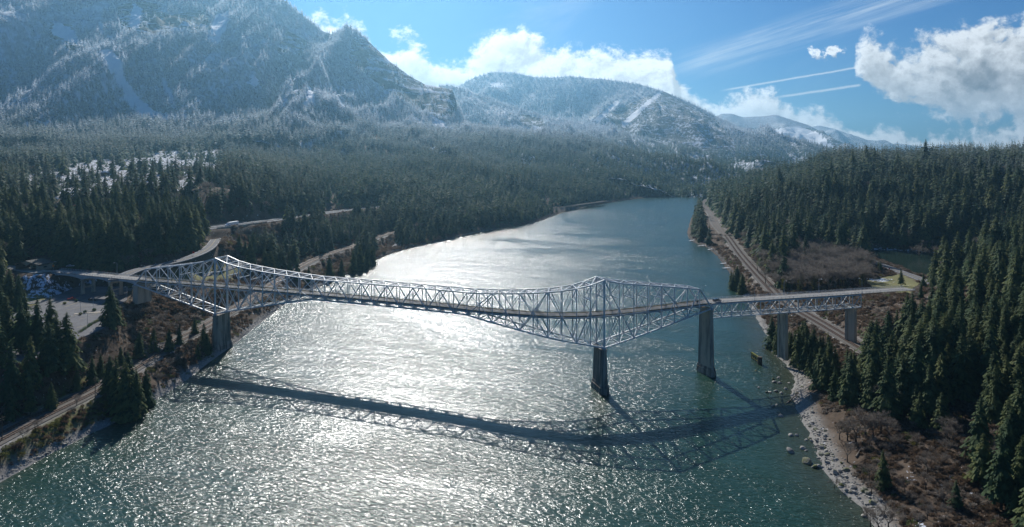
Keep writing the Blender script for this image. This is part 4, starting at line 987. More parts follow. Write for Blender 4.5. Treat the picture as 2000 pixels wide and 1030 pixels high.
# ---------------------------------------------------------------- toll plaza
def toll():
    x, y = G(66, 524, 39.5); z = 39.0
    r_ = tag(empty('toll_house', (x, y, z), R(-14)), 'tan toll house with a low dark pitched roof and open drive through lanes', 'toll house')
    W_, D_, hh = 20.0, 11.0, 4.4
    m_ = MB(); m_.profile([(-W_ / 2 - .8, hh - .5), (-W_ / 2 - .8, hh - .1), (0, hh + 2.2), (W_ / 2 + .8, hh - .1), (W_ / 2 + .8, hh - .5), (0, hh + 1.75)], -D_ / 2 - .8, D_ / 2 + .8); m_.build('roof', M['roof_shingle'], r_)
    for yy in (-D_ / 2, D_ / 2):
        m_ = MB(); n = 16; top = [(-W_ / 2 + W_ * i / n, hh - .35 + 2.1 * (1 - abs(2 * i / n - 1))) for i in range(n + 1)]
        arch = [(-W_ / 2 + W_ * i / n, (2.9 + 1.9 * math.sin(math.pi * ((i % 8) / 8))) if 0 < i < n else 2.9) for i in range(n + 1)]
        m_.profile(top[::-1] + arch, yy - .15, yy + .15); m_.build('gable', M['wall_tan'], r_)
    for xx in (-W_ / 2 + .8, W_ / 2 - 1.0, 0):
        m_ = MB(); m_.box((xx, 0, 1.5), (1.4 if xx < 8 else 2.0, D_ - .6 if abs(xx) > 5 else 4.0, 3.0)); wl = m_.build('booth', M['wall_dark'] if xx < -5 else M['wall_tan'], r_)
        m_ = MB(); m_.box((xx, 0, 1.9), (1.44 if xx < 8 else 2.04, 2.4, .9)); m_.build('window', M['glass_dark'], wl)
    return r_
toll()
x, y = G(98, 519, 39.5); kx = tag(empty('kiosk', (x, y, 39), R(-14)), 'small white kiosk with a snowy flat roof behind the toll house', 'kiosk')
m_ = MB(); m_.box((0, 0, 1.5), (5, 3.6, 3)); m_.build('wall', M['wall_tan'], kx); m_ = MB(); m_.box((0, 0, 3.12), (6, 4.4, .24)); m_.build('roof', M['snow'], kx); m_ = MB(); m_.box((0, -1.81, 1.8), (2.4, .06, 1.0)); m_.build('window', M['glass_dark'], kx)
def sign(px, py, z, w_, h_, hh, mt, lab, name='road_sign', rz=0, shape='box'):
    x, y = G(px, py, z); r_ = tag(empty(name, (x, y, z), rz), lab, 'sign'); m_ = MB(); m_.tube((0, 0, 0), (0, 0, hh), .07, .07, 6); m_.build('post', M['steel_grey'], r_)
    m_ = MB(); m_.box((0, -.1, hh - h_ / 2 + .1), (w_, .06, h_)); m_.build('panel', M[mt], r_); return r_
sign(104, 528, 39.2, 1.3, 1.5, 3.6, 'sign_orange', 'orange roadwork sign at the toll plaza beside the kiosk')
sign(378, 500, 41.5, 1.4, 1.4, 3.2, 'paint_red', 'small red sign on the roadside where the ramp road curves')
sign(1737, 530, 14, 1.2, 1.2, 2.8, 'paint_red', 'small red sign beside the road at the pond')
sign(748, 446, 11, 1.2, 1.4, 4.0, 'paint_red', 'upper red signal board near the railway in the trees')
sign(754, 480, 10, 1.4, 1.0, 2.4, 'paint_red', 'lower red board at the snowy shore below the railway')
sign(1803, 560, 14.6, 1.6, 2.0, 4.4, 'paint_white', 'pale sign seen from behind on the grass beside the pond road')
# cabins in the snowy clearing
for px_, Yc, wd, hh_, az_, rf, lab in [(93, 880, 15, 7.6, 8, 'roof_shingle', 'dark cabin standing in the snowy clearing, largest of the three'), (47, 870, 9, 5, -10, 'snow', 'small cabin with a snow covered roof at the left end of the snowy clearing'), (205, 960, 10, 5, 20, 'snow', 'small snow roofed cabin among the pines at the upper edge of the clearing')]:
    x = (px_ - CX) / F * Yc; y = Yc; z = float(ground(np.array([x]), np.array([y]))[0]); hs = tag(empty('cabin', (x, y, z), R(az_)), lab, 'cabin')
    m_ = MB(); m_.box((0, 0, hh_ / 2 - .3), (wd, wd * .55, hh_ + .6)); m_.build('wall', M['wall_dark'], hs); a_ = wd / 2 + .6; m_ = MB(); m_.profile([(-a_, hh_ - .2), (-a_, hh_ + .1), (0, hh_ + 1.8), (a_, hh_ + .1), (a_, hh_ - .2)], -wd * .33, wd * .33); m_.build('roof', M[rf], hs)
    for sx in (-.27, 0, .27): m_ = MB(); m_.box((sx * wd, -wd * .275 - .02, hh_ * .52), (wd * .1, .08, hh_ * .22)); m_.build('window', M['glass_dark'], hs)

# ---------------------------------------------------------------- utility poles along the left railway
def upole(h=10):
    r_ = empty('utility_pole'); m_ = MB(); m_.tube((0, 0, -1), (0, 0, h), .2, .13, 7); m_.build('pole', M['pole_wood'], r_); m_ = MB(); m_.box((0, 0, h - .7), (2.4, .14, .16)); m_.box((0, 0, h - 1.6), (1.8, .12, .14)); m_.build('crossarm', M['pole_wood'], r_); return r_
u0 = upole()
for k, (px, py, lab) in enumerate([(186, 778, 'wooden utility pole on the river side of the tracks above the mossy bank'), (4, 862, 'wooden utility pole beside the tracks at the very left edge'), (300, 700, 'wooden utility pole between the tracks and the river near the dark conifer clump'), (347, 665, 'wooden utility pole beside the tracks nearest the left river pier')]):
    o = u0 if k == 0 else copy_tree(u0); x, y = G(px, py, 7.5); place(o, x, y, 7.3, R(75)); tag(o, lab, 'utility pole', 'wooden poles along the left railway')

# ---------------------------------------------------------------- docks and the old crib in the river
dk_ = [(1412, 1440, 507, 'farthest of the row of small pale docks on the right bank'), (1407, 1440, 514, 'second small pale dock from the far end of the right bank row'), (1411, 1442, 523, 'third small pale dock of the right bank row, under the dark firs'), (1429, 1455, 549, 'lone pale dock angled out by the two firs on the right bank'), (1446, 1466, 563, 'nearest brown dock just above the bridge rail on the right bank'),
       (1346, 1352, 470, 'tiny pale dock at the wooded point'), (1362, 1378, 480, 'small pale dock just inside the wooded point'), (1382, 1392, 487, 'small pale dock between the wooded point and the row of docks')]
for xa, xb, py, lab in dk_:
    a_ = Vector(G(xa, py + 1, .9) + (.9,)); b_ = Vector(G(xb + 4, py - 1, 1.0) + (1.2,)); r_ = tag(empty('dock', tuple(a_)), lab, 'dock', 'small docks on the right bank')
    b_ = b_ - a_; m_ = MB(); m_.bar((0, 0, 0), b_, 2.2, .22); m_.build('decking', M['wood_grey' if 'brown' in lab else 'paint_white'], r_)
    for t_ in (.02, .35, .7):
        for e in (-1, 1):
            q = b_ * t_; m_ = MB(); m_.tube((q.x, q.y + e, -3), (q.x, q.y + e, 1.0), .16, .16, 6); m_.build('pile', M['wood_dark'], r_)
x0_, y0_ = G(1468, 697, 1); x1_, y1_ = G(1484, 708, 1); r_ = tag(empty('timber_crib', (x0_, y0_, 0)), 'weathered mossy timber and concrete dolphin standing alone in the shallows', 'mooring dolphin')
q = Vector((x1_ - x0_, y1_ - y0_, 0)); m_ = MB(); m_.bar((0, 0, 3.4), q + Vector((0, 0, 3.4)), 1.0, .9); m_.bar((0, 0, .9), q + Vector((0, 0, .9)), .8, .5); m_.bar((0, 0, 2.1), q + Vector((0, 0, 2.1)), .5, .4); m_.build('beam', M['moss'], r_)
m_ = MB(); m_.tube(tuple(q) [:2] + (-3,), tuple(q)[:2] + (4.2,), 1.3, 1.25, 10); m_.build('end_block', M['wood_dark'], r_)
for t_ in (0, .25, .5, .75): m_ = MB(); w = q * t_; m_.tube((w.x, w.y, -3), (w.x, w.y, 3.6), .35, .3, 7); m_.build('pile', M['wood_dark'], r_)

#PART3
# ---------------------------------------------------------------- trees
def conifer_mesh(name, branches, sprays, seed, mt, width=.145, bare=.12, full=.85):
    """unit-high fir crown: drooping branches made of many small needle sprays round the stem"""
    r_ = np.random.default_rng(seed); V_ = []
    u = (np.arange(branches) + r_.random(branches)) / branches; z = bare + (1 - bare) * (1 - (1 - u) ** 1.25)
    az = np.arange(branches) * 2.39996 + r_.normal(size=branches) * 1.2; z = np.clip(z + r_.normal(size=branches) * .02, bare, .99)
    lop = .8 + .4 * vnoise(np.cos(az) * 1.3 + 5, np.sin(az) * 1.3 + z * 4, seed)
    gap = np.where(r_.random(branches) < .22, .5, 1.0)
    L = width * np.minimum(((1 - z) / (1 - bare)) ** full * 1.05 + .05, 1.0) * (.60 + .62 * r_.random(branches)) * lop * gap * np.clip((z - bare) / .10 + .55, 0, 1)
    dz = np.interp(z, [0, .5, .9, 1], [-.42, -.22, .15, .8])
    for k in range(sprays):
        f0 = k / sprays; f1 = (k + 1.35) / sprays
        wd = L * (.33 if sprays > 2 else .42 if sprays > 1 else .5) * (1 - .45 * f0) * (.8 + .5 * r_.random(branches))
        jit = r_.normal(size=branches) * .34 * (k > 0)
        ca, sa = np.cos(az + jit), np.sin(az + jit)
        def at(f, w, dzz): return np.stack([ca * L * f - sa * w, sa * L * f + ca * w, z + L * f * dz - L * .35 * f * f + dzz], 1)
        tip = at(f1, 0 * L, -L * .05); a_ = at(f0, 0 * L, L * .10); b_ = at((f0 + f1) / 2, wd, -L * .16); c_ = at((f0 + f1) / 2, -wd, -L * .16)
        V_ += [np.stack([a_, b_, tip], 1), np.stack([a_, tip, c_], 1)]
    V_ = np.concatenate(V_).reshape(-1, 3); nb = len(V_)
    # leader
    top = np.array([[.006, 0, .93], [-.004, .005, .93], [0, 0, 1.03], [-.004, -.005, .93], [.006, 0, .93], [0, 0, 1.03]])
    V_ = np.concatenate([V_, top]); return np_mesh(name, V_, np.arange(len(V_)).reshape(-1, 3), [M[mt]])
def trunk_mesh(name, seed, mt='bark'):
    m_ = MB(); r_ = random.Random(seed); p = (0, 0, -.03); n = 5
    for k in range(n): q = (r_.uniform(-.004, .004), r_.uniform(-.004, .004), .96 * (k + 1) / n); m_.tube(p, q, .0135 * (1 - k / n) + .002, .0135 * (1 - (k + 1) / n) + .002, 6); p = q
    for k in range(9): a = k * 2.4; z = .10 + k * .03; m_.tube((0, 0, z), (.06 * math.cos(a), .06 * math.sin(a), z + .004), .0018, .0008, 3)
    return np_mesh(name, m_.v, m_.f, [M[mt]])
def merged(name, meshes):
    V_, F_, mi = [], [], []; b = 0; mats_ = []
    for me_ in meshes:
        co = np.empty(len(me_.vertices) * 3); me_.vertices.foreach_get('co', co); V_.append(co.reshape(-1, 3))
        if me_.materials[0] not in mats_: mats_.append(me_.materials[0])
        k = mats_.index(me_.materials[0])
        for p in me_.polygons: F_.append([b + i for i in p.vertices]); mi.append(k)
        b += len(me_.vertices)
    return np_mesh(name, np.concatenate(V_), F_, mats_, False, mi)
NEAR_V = [conifer_mesh('crown', 320, 4, 10 + k, 'needles', [.19, .21, .165, .23, .20][k], [.06, .12, .2, .05, .1][k], [.8, .75, .9, .7, 1.0][k]) for k in range(5)]
NEAR_T = [trunk_mesh('trunk', k) for k in range(2)]
def bare_crown(name, seed, levels=5, spread=.5, mt='twigs'):
    m_ = MB(); r_ = random.Random(seed)
    def grow(p, d, L, rad, lv):
        q = p + d * L; m_.tube(p, q, rad, rad * .6, 4 if lv > 1 else 3)
        if lv == 0: return
        for k in range(3 if lv > 1 else 4):
            nd = (d + Vector((r_.gauss(0, spread), r_.gauss(0, spread), r_.gauss(.12, spread * .6)))).normalized(); grow(p.lerp(q, r_.uniform(.55, 1)), nd, L * r_.uniform(.62, .85), rad * .58, lv - 1)
    for k in range(4): a = k * 1.6 + r_.random(); grow(Vector((0, 0, .28)), Vector((math.cos(a) * .55, math.sin(a) * .55, .8)).normalized(), .22, .012, levels - 1)
    n0 = len(m_.v); q_ = np.random.default_rng(seed)
    for p in [m_.v[i] for i in range(0, n0, 3) if m_.v[i][2] > .45]:
        for _ in range(1):
            d_ = Vector(q_.normal(size=3)) + Vector((p[0], p[1], .5)) * 1.5; d_.normalize(); w_ = Vector(q_.normal(size=3)).normalized() * .0035; e_ = Vector(p) + d_ * (.04 + .05 * q_.random())
            m_._add([Vector(p) - w_, Vector(p) + w_, e_], [(0, 1, 2)])
    return np_mesh(name, m_.v, m_.f, [M[mt]])
BARE_V = [bare_crown('crown', s_) for s_ in (1, 2, 3)]
def btrunk():
    m_ = MB(); m_.tube((0, 0, -.03), (.01, .005, .16), .028, .02, 7); m_.tube((.01, .005, .16), (0, 0, .31), .02, .013, 7); return np_mesh('trunk', m_.v, m_.f, [M['bark']])
BARE_T = btrunk()
IVY = leafball('ivy', .5, 700, .05, 'ivy', 1.0, 4, .2); co = np.empty(len(IVY.vertices) * 3); IVY.vertices.foreach_get('co', co); co = co.reshape(-1, 3); co[:, :2] *= .22; co[:, 2] = co[:, 2] * .75 + .36; IVY.vertices.foreach_set('co', co.ravel()); IVY.update()

clear_px = [[(96, 600), (125, 563), (180, 556), (262, 548), (262, 600), (217, 612), (208, 632), (150, 660), (128, 625)],
            [(0, 825), (200, 730), (330, 660), (410, 612), (432, 640), (340, 685), (215, 770), (0, 868)],
            [(36, 503), (110, 503), (135, 522), (265, 538), (262, 562), (90, 552), (40, 538)],
            [(240, 540), (300, 513), (380, 492), (403, 470), (410, 452), (445, 448), (452, 462), (426, 492), (415, 505), (330, 532), (280, 548)],
            [(408, 430), (552, 417), (554, 434), (470, 447), (410, 452)], [(630, 408), (690, 402), (690, 412), (630, 420)],
            [(600, 510), (660, 486), (690, 470), (685, 492), (640, 520), (610, 532)], [(735, 462), (778, 448), (778, 488), (738, 492)],
            [(1368, 398), (1382, 402), (1440, 462), (1535, 572), (1550, 600), (1502, 590), (1440, 515), (1380, 425)],
            [(1682, 486), (1800, 492), (1830, 502), (1815, 532), (1700, 502)], [(1825, 500), (1890, 502), (1890, 512), (1830, 508)], [(1690, 507), (1800, 543), (1785, 566), (1690, 560)],
            [(1400, 575), (1745, 563), (1745, 582), (1690, 612), (1400, 625)], [(1528, 610), (1550, 610), (1550, 640), (1528, 650)], [(1664, 600), (1686, 600), (1684, 636), (1664, 634)], [(1592, 610), (1640, 612), (1700, 672), (1660, 682), (1600, 630)],
            [(410, 500), (610, 570), (560, 600), (420, 640), (270, 560)]]
nocon_px = [[(1520, 540), (1560, 525), (1600, 520), (1650, 512), (1700, 520), (1760, 560), (1700, 590), (1560, 600), (1540, 580)], [(1560, 720), (1640, 790), (1740, 825), (1850, 855), (1930, 960), (1990, 1090), (1700, 1090), (1560, 820)], [(100, 640), (260, 600), (430, 620), (420, 720), (200, 860), (0, 960), (0, 700), (80, 720)],
            [(430, 600), (520, 540), (620, 520), (690, 490), (700, 540), (430, 720)], [(0, 545), (100, 550), (110, 600), (0, 620)]]
def jitter_grid(x0, x1, y0, y1, st):
    gx_, gy_ = np.meshgrid(np.arange(x0, x1, st), np.arange(y0, y1, st)); X = gx_ + (rng.random(gx_.shape) - .5) * st * .95; Y = gy_ + (rng.random(gx_.shape) - .5) * st * .95
    return X.ravel(), Y.ravel()
def crosses(X, Y, Z, Ht, polys, n=7, lo=0.0):
    bad = np.zeros(X.shape, bool)
    for k in range(n):
        px, py = to_px(X, Y, Z + Ht * (lo + (1 - lo) * k / (n - 1)))
        for p in polys: bad |= in_poly(px, py, p)
    return bad
TX, TY, TH = [], [], []
for (y0, y1, st) in ((180, 560, 6.0), (560, 1000, 7.0), (1000, 1700, 8.5), (1700, 3300, 11.0)):
    X, Y = jitter_grid(-y1 * .82 - 60, y1 * .82 + 60, y0, y1, st)
    k = (np.abs(X) < Y * .80 + 40) & (Y < 3200); X, Y = X[k], Y[k]
    S = shore(X, Y); k = S > 6; X, Y, S = X[k], Y[k], S[k]
    Z = ground(X, Y); Ht = (13 + 20 * rng.random(X.size) ** .8 + 12 * (fbm(X / 60, Y / 60, 21, 3) - .5) * 2) * np.clip(.55 + S / 60, .6, 1)
    Ht = np.where(Y > 1000, Ht * 1.08, Ht); Ht = np.where((X > 0) & (Y < 430), Ht * .84, Ht); Ht = np.where((X > 150) & (Y > 560) & (Y < 1700), Ht * 1.3, Ht)
    px, py = to_px(X, Y, Z)
    dens = np.ones(X.size)
    for p in nocon_px: dens[in_poly(px, py, p)] = 0
    dens[(X > 150) & (Y > 560) & (Y < 1700)] *= .78
    for p in snow_px[:2]: dens[in_poly(px, py, p)] = .15
    dens[(X < 0) & (Y < 440) & (X > -330)] = 0
    dens[(X < 0) & (py > 560)] *= .25
    dens[(X > 0) & (Y < 700) & (Y > 430) & (X < 330)] *= .5
    dens[(X > 0) & (Y < 440) & (X < 150)] = 0
    dens *= np.where(fbm(X / 45, Y / 45, 33, 3) < .40, .30, 1)
    for pts, hw, _ in flats: dd, _z = seg_dist(X, Y, pts); dens[dd < hw + 2.5] = 0
    dd, _z = seg_dist(X, Y, pond_poly, True); dens[(dd < 5) | in_poly(X, Y, pond_poly)] = 0
    dd, _z = seg_dist(X, Y, lot_poly, True); dens[(dd < 3) | in_poly(X, Y, lot_poly)] = 0
    k = rng.random(X.size) < dens; X, Y, Z, Ht = X[k], Y[k], Z[k], Ht[k]
    k = ~crosses(X, Y, Z, Ht, clear_px) & ~(crosses(X, Y, Z, Ht, [snow_px[0]], 7, .25) & (rng.random(X.size) < .5)); TX.append(X[k]); TY.append(Y[k]); TH.append(Ht[k])
# trees the photograph shows one by one: column, row of the base, height of the land, height
solo = [(245, 792, 6, 26), (226, 782, 6, 22), (266, 790, 6, 24), (285, 770, 6, 18), (214, 770, 6.5, 17), (250, 770, 6, 22), (130, 692, 24, 28), (98, 672, 25, 23), (72, 690, 24, 26), (40, 700, 24, 27), (12, 690, 24, 26), (60, 730, 22, 24), (22, 740, 22, 26), (95, 720, 21, 24), (0, 660, 25, 28), (48, 660, 25, 24), (110, 705, 22, 22), (-14, 730, 22, 28),
        (37, 588, 31, 22), (18, 590, 30, 25), (2, 586, 30, 28), (215, 640, 24, 22), (228, 636, 23, 16), (398, 668, 8, 15), (386, 690, 6, 10), (404, 676, 7, 12), (418, 497, 40, 11), (431, 496, 40, 12), (566, 540, 10, 17), (580, 538, 10, 19), (603, 540, 10, 16), (643, 528, 9, 20), (667, 524, 8, 17), (690, 520, 7, 25), (703, 515, 7, 28), (716, 512, 7, 24), (728, 505, 7, 25), (697, 505, 8, 24), (720, 500, 8, 22),
        (1725, 926, 8, 13), (1868, 968, 10, 9), (1668, 512, 14, 20), (1752, 596, 36, 17), (1765, 604, 37, 15), (1838, 640, 38, 26), (1868, 660, 38, 28), (1812, 640, 37, 22), (1432, 560, 3, 17), (1440, 553, 4, 20), (1450, 565, 4, 18), (1428, 548, 3, 14), (1720, 525, 14.5, 9), (1760, 560, 16, 14),
        (1508, 668, 4, 20), (1522, 674, 5, 21), (1560, 700, 6, 24), (1575, 708, 7, 20), (1545, 690, 6, 18), (1590, 700, 8, 22), (300, 640, 22, 14), (330, 652, 18, 13), (350, 640, 18, 12), (272, 650, 22, 15), (180, 702, 20, 14), (150, 722, 18, 12), (196, 690, 20, 12), (60, 782, 14, 14), (100, 772, 14, 12), (20, 792, 14, 16), (236, 668, 22, 12), (380, 640, 12, 10), (1535, 545, 14, 17), (1598, 545, 14, 16), (1650, 545, 14, 15), (1572, 545, 14, 14), (1622, 560, 14, 13)]
sx_, sy_ = zip(*[G(a, b, c) for a, b, c, d in solo]); TX.append(np.array(sx_)); TY.append(np.array(sy_)); TH.append(np.array([d for *_, d in solo], float))
TX, TY, TH = map(np.concatenate, (TX, TY, TH)); TZ = ground(TX, TY)
n_solo = len(solo)
# nearest-looking 300 become things of their own
pxs, pys = to_px(TX, TY, TZ); vis = (pxs > -40) & (pxs < 2040) & (to_px(TX, TY, TZ + TH)[1] < 1030)
size = np.where(vis, TH / TY, 0); size[-n_solo:] += .5
# trees mostly hidden behind nearer ones rank lower
order = np.argsort(-size)[:900]
cover = np.zeros((104, 202), np.uint16)
rank = []
for i in sorted(order, key=lambda i: TY[i]):
    x0c, yb = pxs[i], pys[i]; yt = to_px(TX[i], TY[i], TZ[i] + TH[i])[1]; w = .13 * TH[i] / TY[i] * F
    c0, c1 = int(np.clip((x0c - w) / 10, 0, 200)), int(np.clip((x0c + w) / 10, 0, 200)); r0, r1 = int(np.clip(yt / 10, 0, 102)), int(np.clip(yb / 10, 0, 102))
    cell = cover[r0:r1 + 1, c0:c1 + 1]; free = (cell < 1).mean() if cell.size else 0; cell += 1; rank.append((free * (size[i] if size[i] < .4 else 9), i))
rank.sort(reverse=True); chosen = [i for _, i in rank[:300]]
def zone(X, Y, px):
    if X < 0:
        if Y < 440: return 'left bank by the car park'
        if px < 260: return 'hillside behind the toll house'
        if px < 540: return 'slope beside the curving ramp road'
        return 'left shore beyond the bridge'
    if Y < 330: return 'right bank below the bridge'
    if Y < 470: return 'right bank around the bridge piers'
    if px < 1470: return 'wooded point on the right shore'
    return 'hill around the pond'
solo_labels = {0: 'broad dark fir, nearest in the clump between railway and river', 6: 'tall fir at the right edge of the group in front of the car park', 19 - 1: 'tall fir standing in the grass left of the toll house', 21: 'tall thin fir standing between the car park and the blocky pier', 23: 'small fir standing beside the stained left river pier',
               26: 'small lone fir on the left in the fork of the ramp road', 27: 'thin sparse fir on the right in the fork of the ramp road', 30: 'small conical fir behind the truss, right of a pair', 31: 'fir left of two standing in the brown shore brush behind the truss', 32: 'fir right of two standing in the brown shore brush behind the truss',
               39: 'dark bushy fir standing alone in the brown brush of the right bank', 40: 'little green fir at the foot of the woods in the lower right', 41: 'single fir standing at the near left corner of the pond', 42: 'fir at the right end of the pale approach deck', 51: 'small fir on the yellow lawn beside the pond road', 50: 'small fir between the pond and its road'}
LAND = [(66, 520, 'toll house'), (181, 588, 'dark blue parked car'), (250, 570, 'blocky bridge pier'), (245, 750, 'dark clump by the railway'), (380, 498, 'bend of the ramp road'), (448, 436, 'white lorry'), (93, 360, 'cabin in the clearing'), (437, 660, 'left river pier'), (610, 410, 'highway in the trees'),
        (1176, 700, 'middle river pier'), (1385, 660, 'tall pale pier'), (1540, 630, 'first land pier'), (1675, 618, 'second land pier'), (1477, 700, 'timber dolphin'), (1725, 900, 'lone fir in the brush'), (1745, 570, 'right end of the approach'), (1700, 495, 'left corner of the pond'), (1890, 507, 'right end of the pond'),
        (1370, 420, 'wooded point'), (1440, 540, 'little docks'), (1548, 765, 'driftwood cove'), (1868, 950, 'little green fir'), (0, 900, 'bottom left bank'), (2000, 1030, 'bottom right corner'), (2000, 700, 'right picture edge'), (755, 480, 'red board on the shore')]
ORD = ['nearest', 'second nearest', 'third nearest', 'fourth nearest', 'fifth nearest', 'sixth nearest', 'seventh nearest', 'eighth nearest', 'ninth nearest', 'tenth nearest'] + [f'number {k} nearest' for k in range(11, 80)]
pending = []
DIRS = ['right of', 'above right of', 'above', 'above left of', 'left of', 'below left of', 'below', 'below right of']
def label_by_place(o, px, py, what, cat, grp):
    tag(o, None, cat, grp); L_ = min(LAND, key=lambda l: (l[0] - px) ** 2 + (l[1] - py) ** 2); dx, dy = px - L_[0], py - L_[1]; d_ = math.hypot(dx, dy)
    side = DIRS[int(round(math.atan2(-dy, dx) / (math.pi / 4))) % 8]; far = 'close ' if d_ < 35 else '' if d_ < 80 else 'well ' if d_ < 150 else 'far '
    pending.append((what, far + side, L_[2], d_, what, o))
def flush_labels():
    seen = {}
    for q in pending: seen.setdefault((q[0], q[1], q[2]), []).append(q)
    for (what, side, lm), qs in seen.items():
        qs.sort(key=lambda q: to_px(q[5].location[0], q[5].location[1], q[5].location[2])[0]); n_ = len(qs)
        for k_, q in enumerate(qs):
            base = f'{what} {side} the {lm}'
            if n_ in (2, 3) and len(base.split()) <= 13: base += ', the ' + (['left', 'right'] if n_ == 2 else ['left', 'middle', 'right'])[k_] + ' one'
            q[5]['label'] = base
for i in chosen:
    r_ = empty('fir_tree', (float(TX[i]), float(TY[i]), float(TZ[i])), random.random() * 6.28); h = float(TH[i]); v = random.randrange(5)
    r_.scale = (h * random.uniform(.95, 1.35), h * random.uniform(.95, 1.35), h)
    link('crown', NEAR_V[v], r_); link('trunk', NEAR_T[v % 2], r_)
    j = i - (len(TX) - n_solo); z_ = zone(TX[i], TY[i], pxs[i])
    if j in solo_labels: tag(r_, solo_labels[j], 'fir tree')
    else:
        sz_ = 'young' if h < 18 else ('mature' if h < 27 else 'very tall'); label_by_place(r_, float(pxs[i]), float(pys[i]) - .5 * F * h / float(TY[i]), sz_ + ' ' + ['full', 'broad', 'slender', 'wide skirted', 'tapering'][v] + ' fir', 'fir tree', 'firs on the ' + z_)
rest = np.ones(len(TX), bool); rest[chosen] = False

def gn_scatter(name, X, Y, Z, scale, kinds, protos, label=None, sz=None):
    """one object of kind stuff: copies of a few shapes on many points"""
    coll = bpy.data.collections.new(name + '_shapes')
    for k, me_ in enumerate(protos): coll.objects.link(bpy.data.objects.new(f'{name}_shape_{k:02d}', me_))
    me_ = bpy.data.meshes.new(name); n = len(X); me_.vertices.add(n); me_.vertices.foreach_set('co', np.stack([X, Y, Z], 1).astype(np.float32).ravel())
    sxy = scale if sz is None else sz
    for an, v in (('sx', sxy), ('sz', scale), ('rz', rng.random(n) * 6.28)): set_attr(me_, an, v)
    a_ = me_.attributes.new('kd', 'INT', 'POINT'); a_.data.foreach_set('value', np.asarray(kinds, dtype=np.int32))
    o = link(name, me_); tag(o, label, None, None, 'stuff')
    ng = bpy.data.node_groups.new(name + '_scatter', 'GeometryNodeTree'); ng.interface.new_socket('Geometry', in_out='INPUT', socket_type='NodeSocketGeometry'); ng.interface.new_socket('Geometry', in_out='OUTPUT', socket_type='NodeSocketGeometry')
    N_ = ng.nodes; L_ = ng.links; gi = N_.new('NodeGroupInput'); go = N_.new('NodeGroupOutput'); ci = N_.new('GeometryNodeCollectionInfo'); ci.inputs['Collection'].default_value = coll; ci.inputs['Separate Children'].default_value = True; ci.inputs['Reset Children'].default_value = True
    ip = N_.new('GeometryNodeInstanceOnPoints'); ip.inputs['Pick Instance'].default_value = True
    def na(nm, tp='FLOAT'): q = N_.new('GeometryNodeInputNamedAttribute'); q.data_type = tp; q.inputs['Name'].default_value = nm; return [s_ for s_ in q.outputs if s_.enabled and s_.name == 'Attribute'][0]
    c1 = N_.new('ShaderNodeCombineXYZ'); c2 = N_.new('ShaderNodeCombineXYZ'); L_.new(na('sx'), c1.inputs[0]); L_.new(na('sx'), c1.inputs[1]); L_.new(na('sz'), c1.inputs[2]); L_.new(na('rz'), c2.inputs[2])
    er = N_.new('FunctionNodeEulerToRotation'); L_.new(c2.outputs[0], er.inputs[0])
    L_.new(gi.outputs[0], ip.inputs['Points']); L_.new(ci.outputs[0], ip.inputs['Instance']); L_.new(na('kd', 'INT'), ip.inputs['Instance Index']); L_.new(er.outputs[0], ip.inputs['Rotation']); L_.new(c1.outputs[0], ip.inputs['Scale']); L_.new(ip.outputs[0], go.inputs[0])
    md = o.modifiers.new('scatter', 'NODES'); md.node_group = ng; return o
def snag():
    m_ = MB(); r_ = random.Random(2); m_.tube((0, 0, -.03), (.005, 0, .8), .016, .005, 6)
    for k in range(46): a = k * 2.4; z = .2 + .58 * k / 46; L_ = .10 * (1 - z) + .02; m_.tube((0, 0, z), (L_ * math.cos(a), L_ * math.sin(a), z + .01), .0025, .001, 3)
    return np_mesh('snag_shape', m_.v, m_.f, [M['twigs']])
bx_, by_ = jitter_grid(190, 420, 430, 745, 8.0); px, py = to_px(bx_, by_, ground(bx_, by_)); k = in_poly(px, py, [(1475, 480), (1560, 490), (1650, 488), (1720, 505), (1770, 590), (1560, 610), (1500, 580)]); bx_, by_ = bx_[k], by_[k]
bx2, by2 = jitter_grid(125, 185, 205, 330, 7.0); px, py = to_px(bx2, by2, ground(bx2, by2)); k = in_poly(px, py, [(1620, 800), (1850, 850), (1950, 980), (1990, 1090), (1760, 1090), (1660, 900)]) & (rng.random(bx2.size) < .6); bx2, by2 = bx2[k], by2[k]
bx3, by3 = jitter_grid(-285, -205, 240, 470, 9.0); k = rng.random(bx3.size) < .5; bx3, by3 = bx3[k], by3[k]
BTX = np.concatenate([bx_, bx2, bx3]); BTY = np.concatenate([by_, by2, by3]); BTH = np.concatenate([12 + 11 * rng.random(bx_.size), 4 + 4 * rng.random(bx2.size), 5 + 5 * rng.random(bx3.size)])
for pts, hw, _ in flats: dd, _z = seg_dist(BTX, BTY, pts); k = dd > hw + 2; BTX, BTY, BTH = BTX[k], BTY[k], BTH[k]
dd, _z = seg_dist(BTX, BTY, lot_poly, True); k = (dd > 4) & ~in_poly(BTX, BTY, lot_poly); BTX, BTY, BTH = BTX[k], BTY[k], BTH[k]
dd, _z = seg_dist(BTX, BTY, pond_poly, True); k = (dd > 4) & ~in_poly(BTX, BTY, pond_poly); BTX, BTY, BTH = BTX[k], BTY[k], BTH[k]
BTZ = ground(BTX, BTY); k = ~crosses(BTX, BTY, BTZ, BTH, clear_px[5:] + [lawn_px[0]]); BTX, BTY, BTZ, BTH = BTX[k], BTY[k], BTZ[k], BTH[k]
gn_scatter('bare_woodland', BTX, BTY, BTZ, BTH, rng.integers(0, 4, BTX.size) * (BTX > 180) + rng.integers(0, 3, BTX.size) * (BTX <= 180), [merged('bare_shape', [b, BARE_T]) for b in BARE_V] + [merged('ivy_tree_shape', [BARE_V[0], IVY, BARE_T])], 'thicket of leafless grey brown trees on the brushy banks', BTH * 1.2)
near_p = [merged('fir_shape', [NEAR_V[k], NEAR_T[k % 2]]) for k in range(5)]
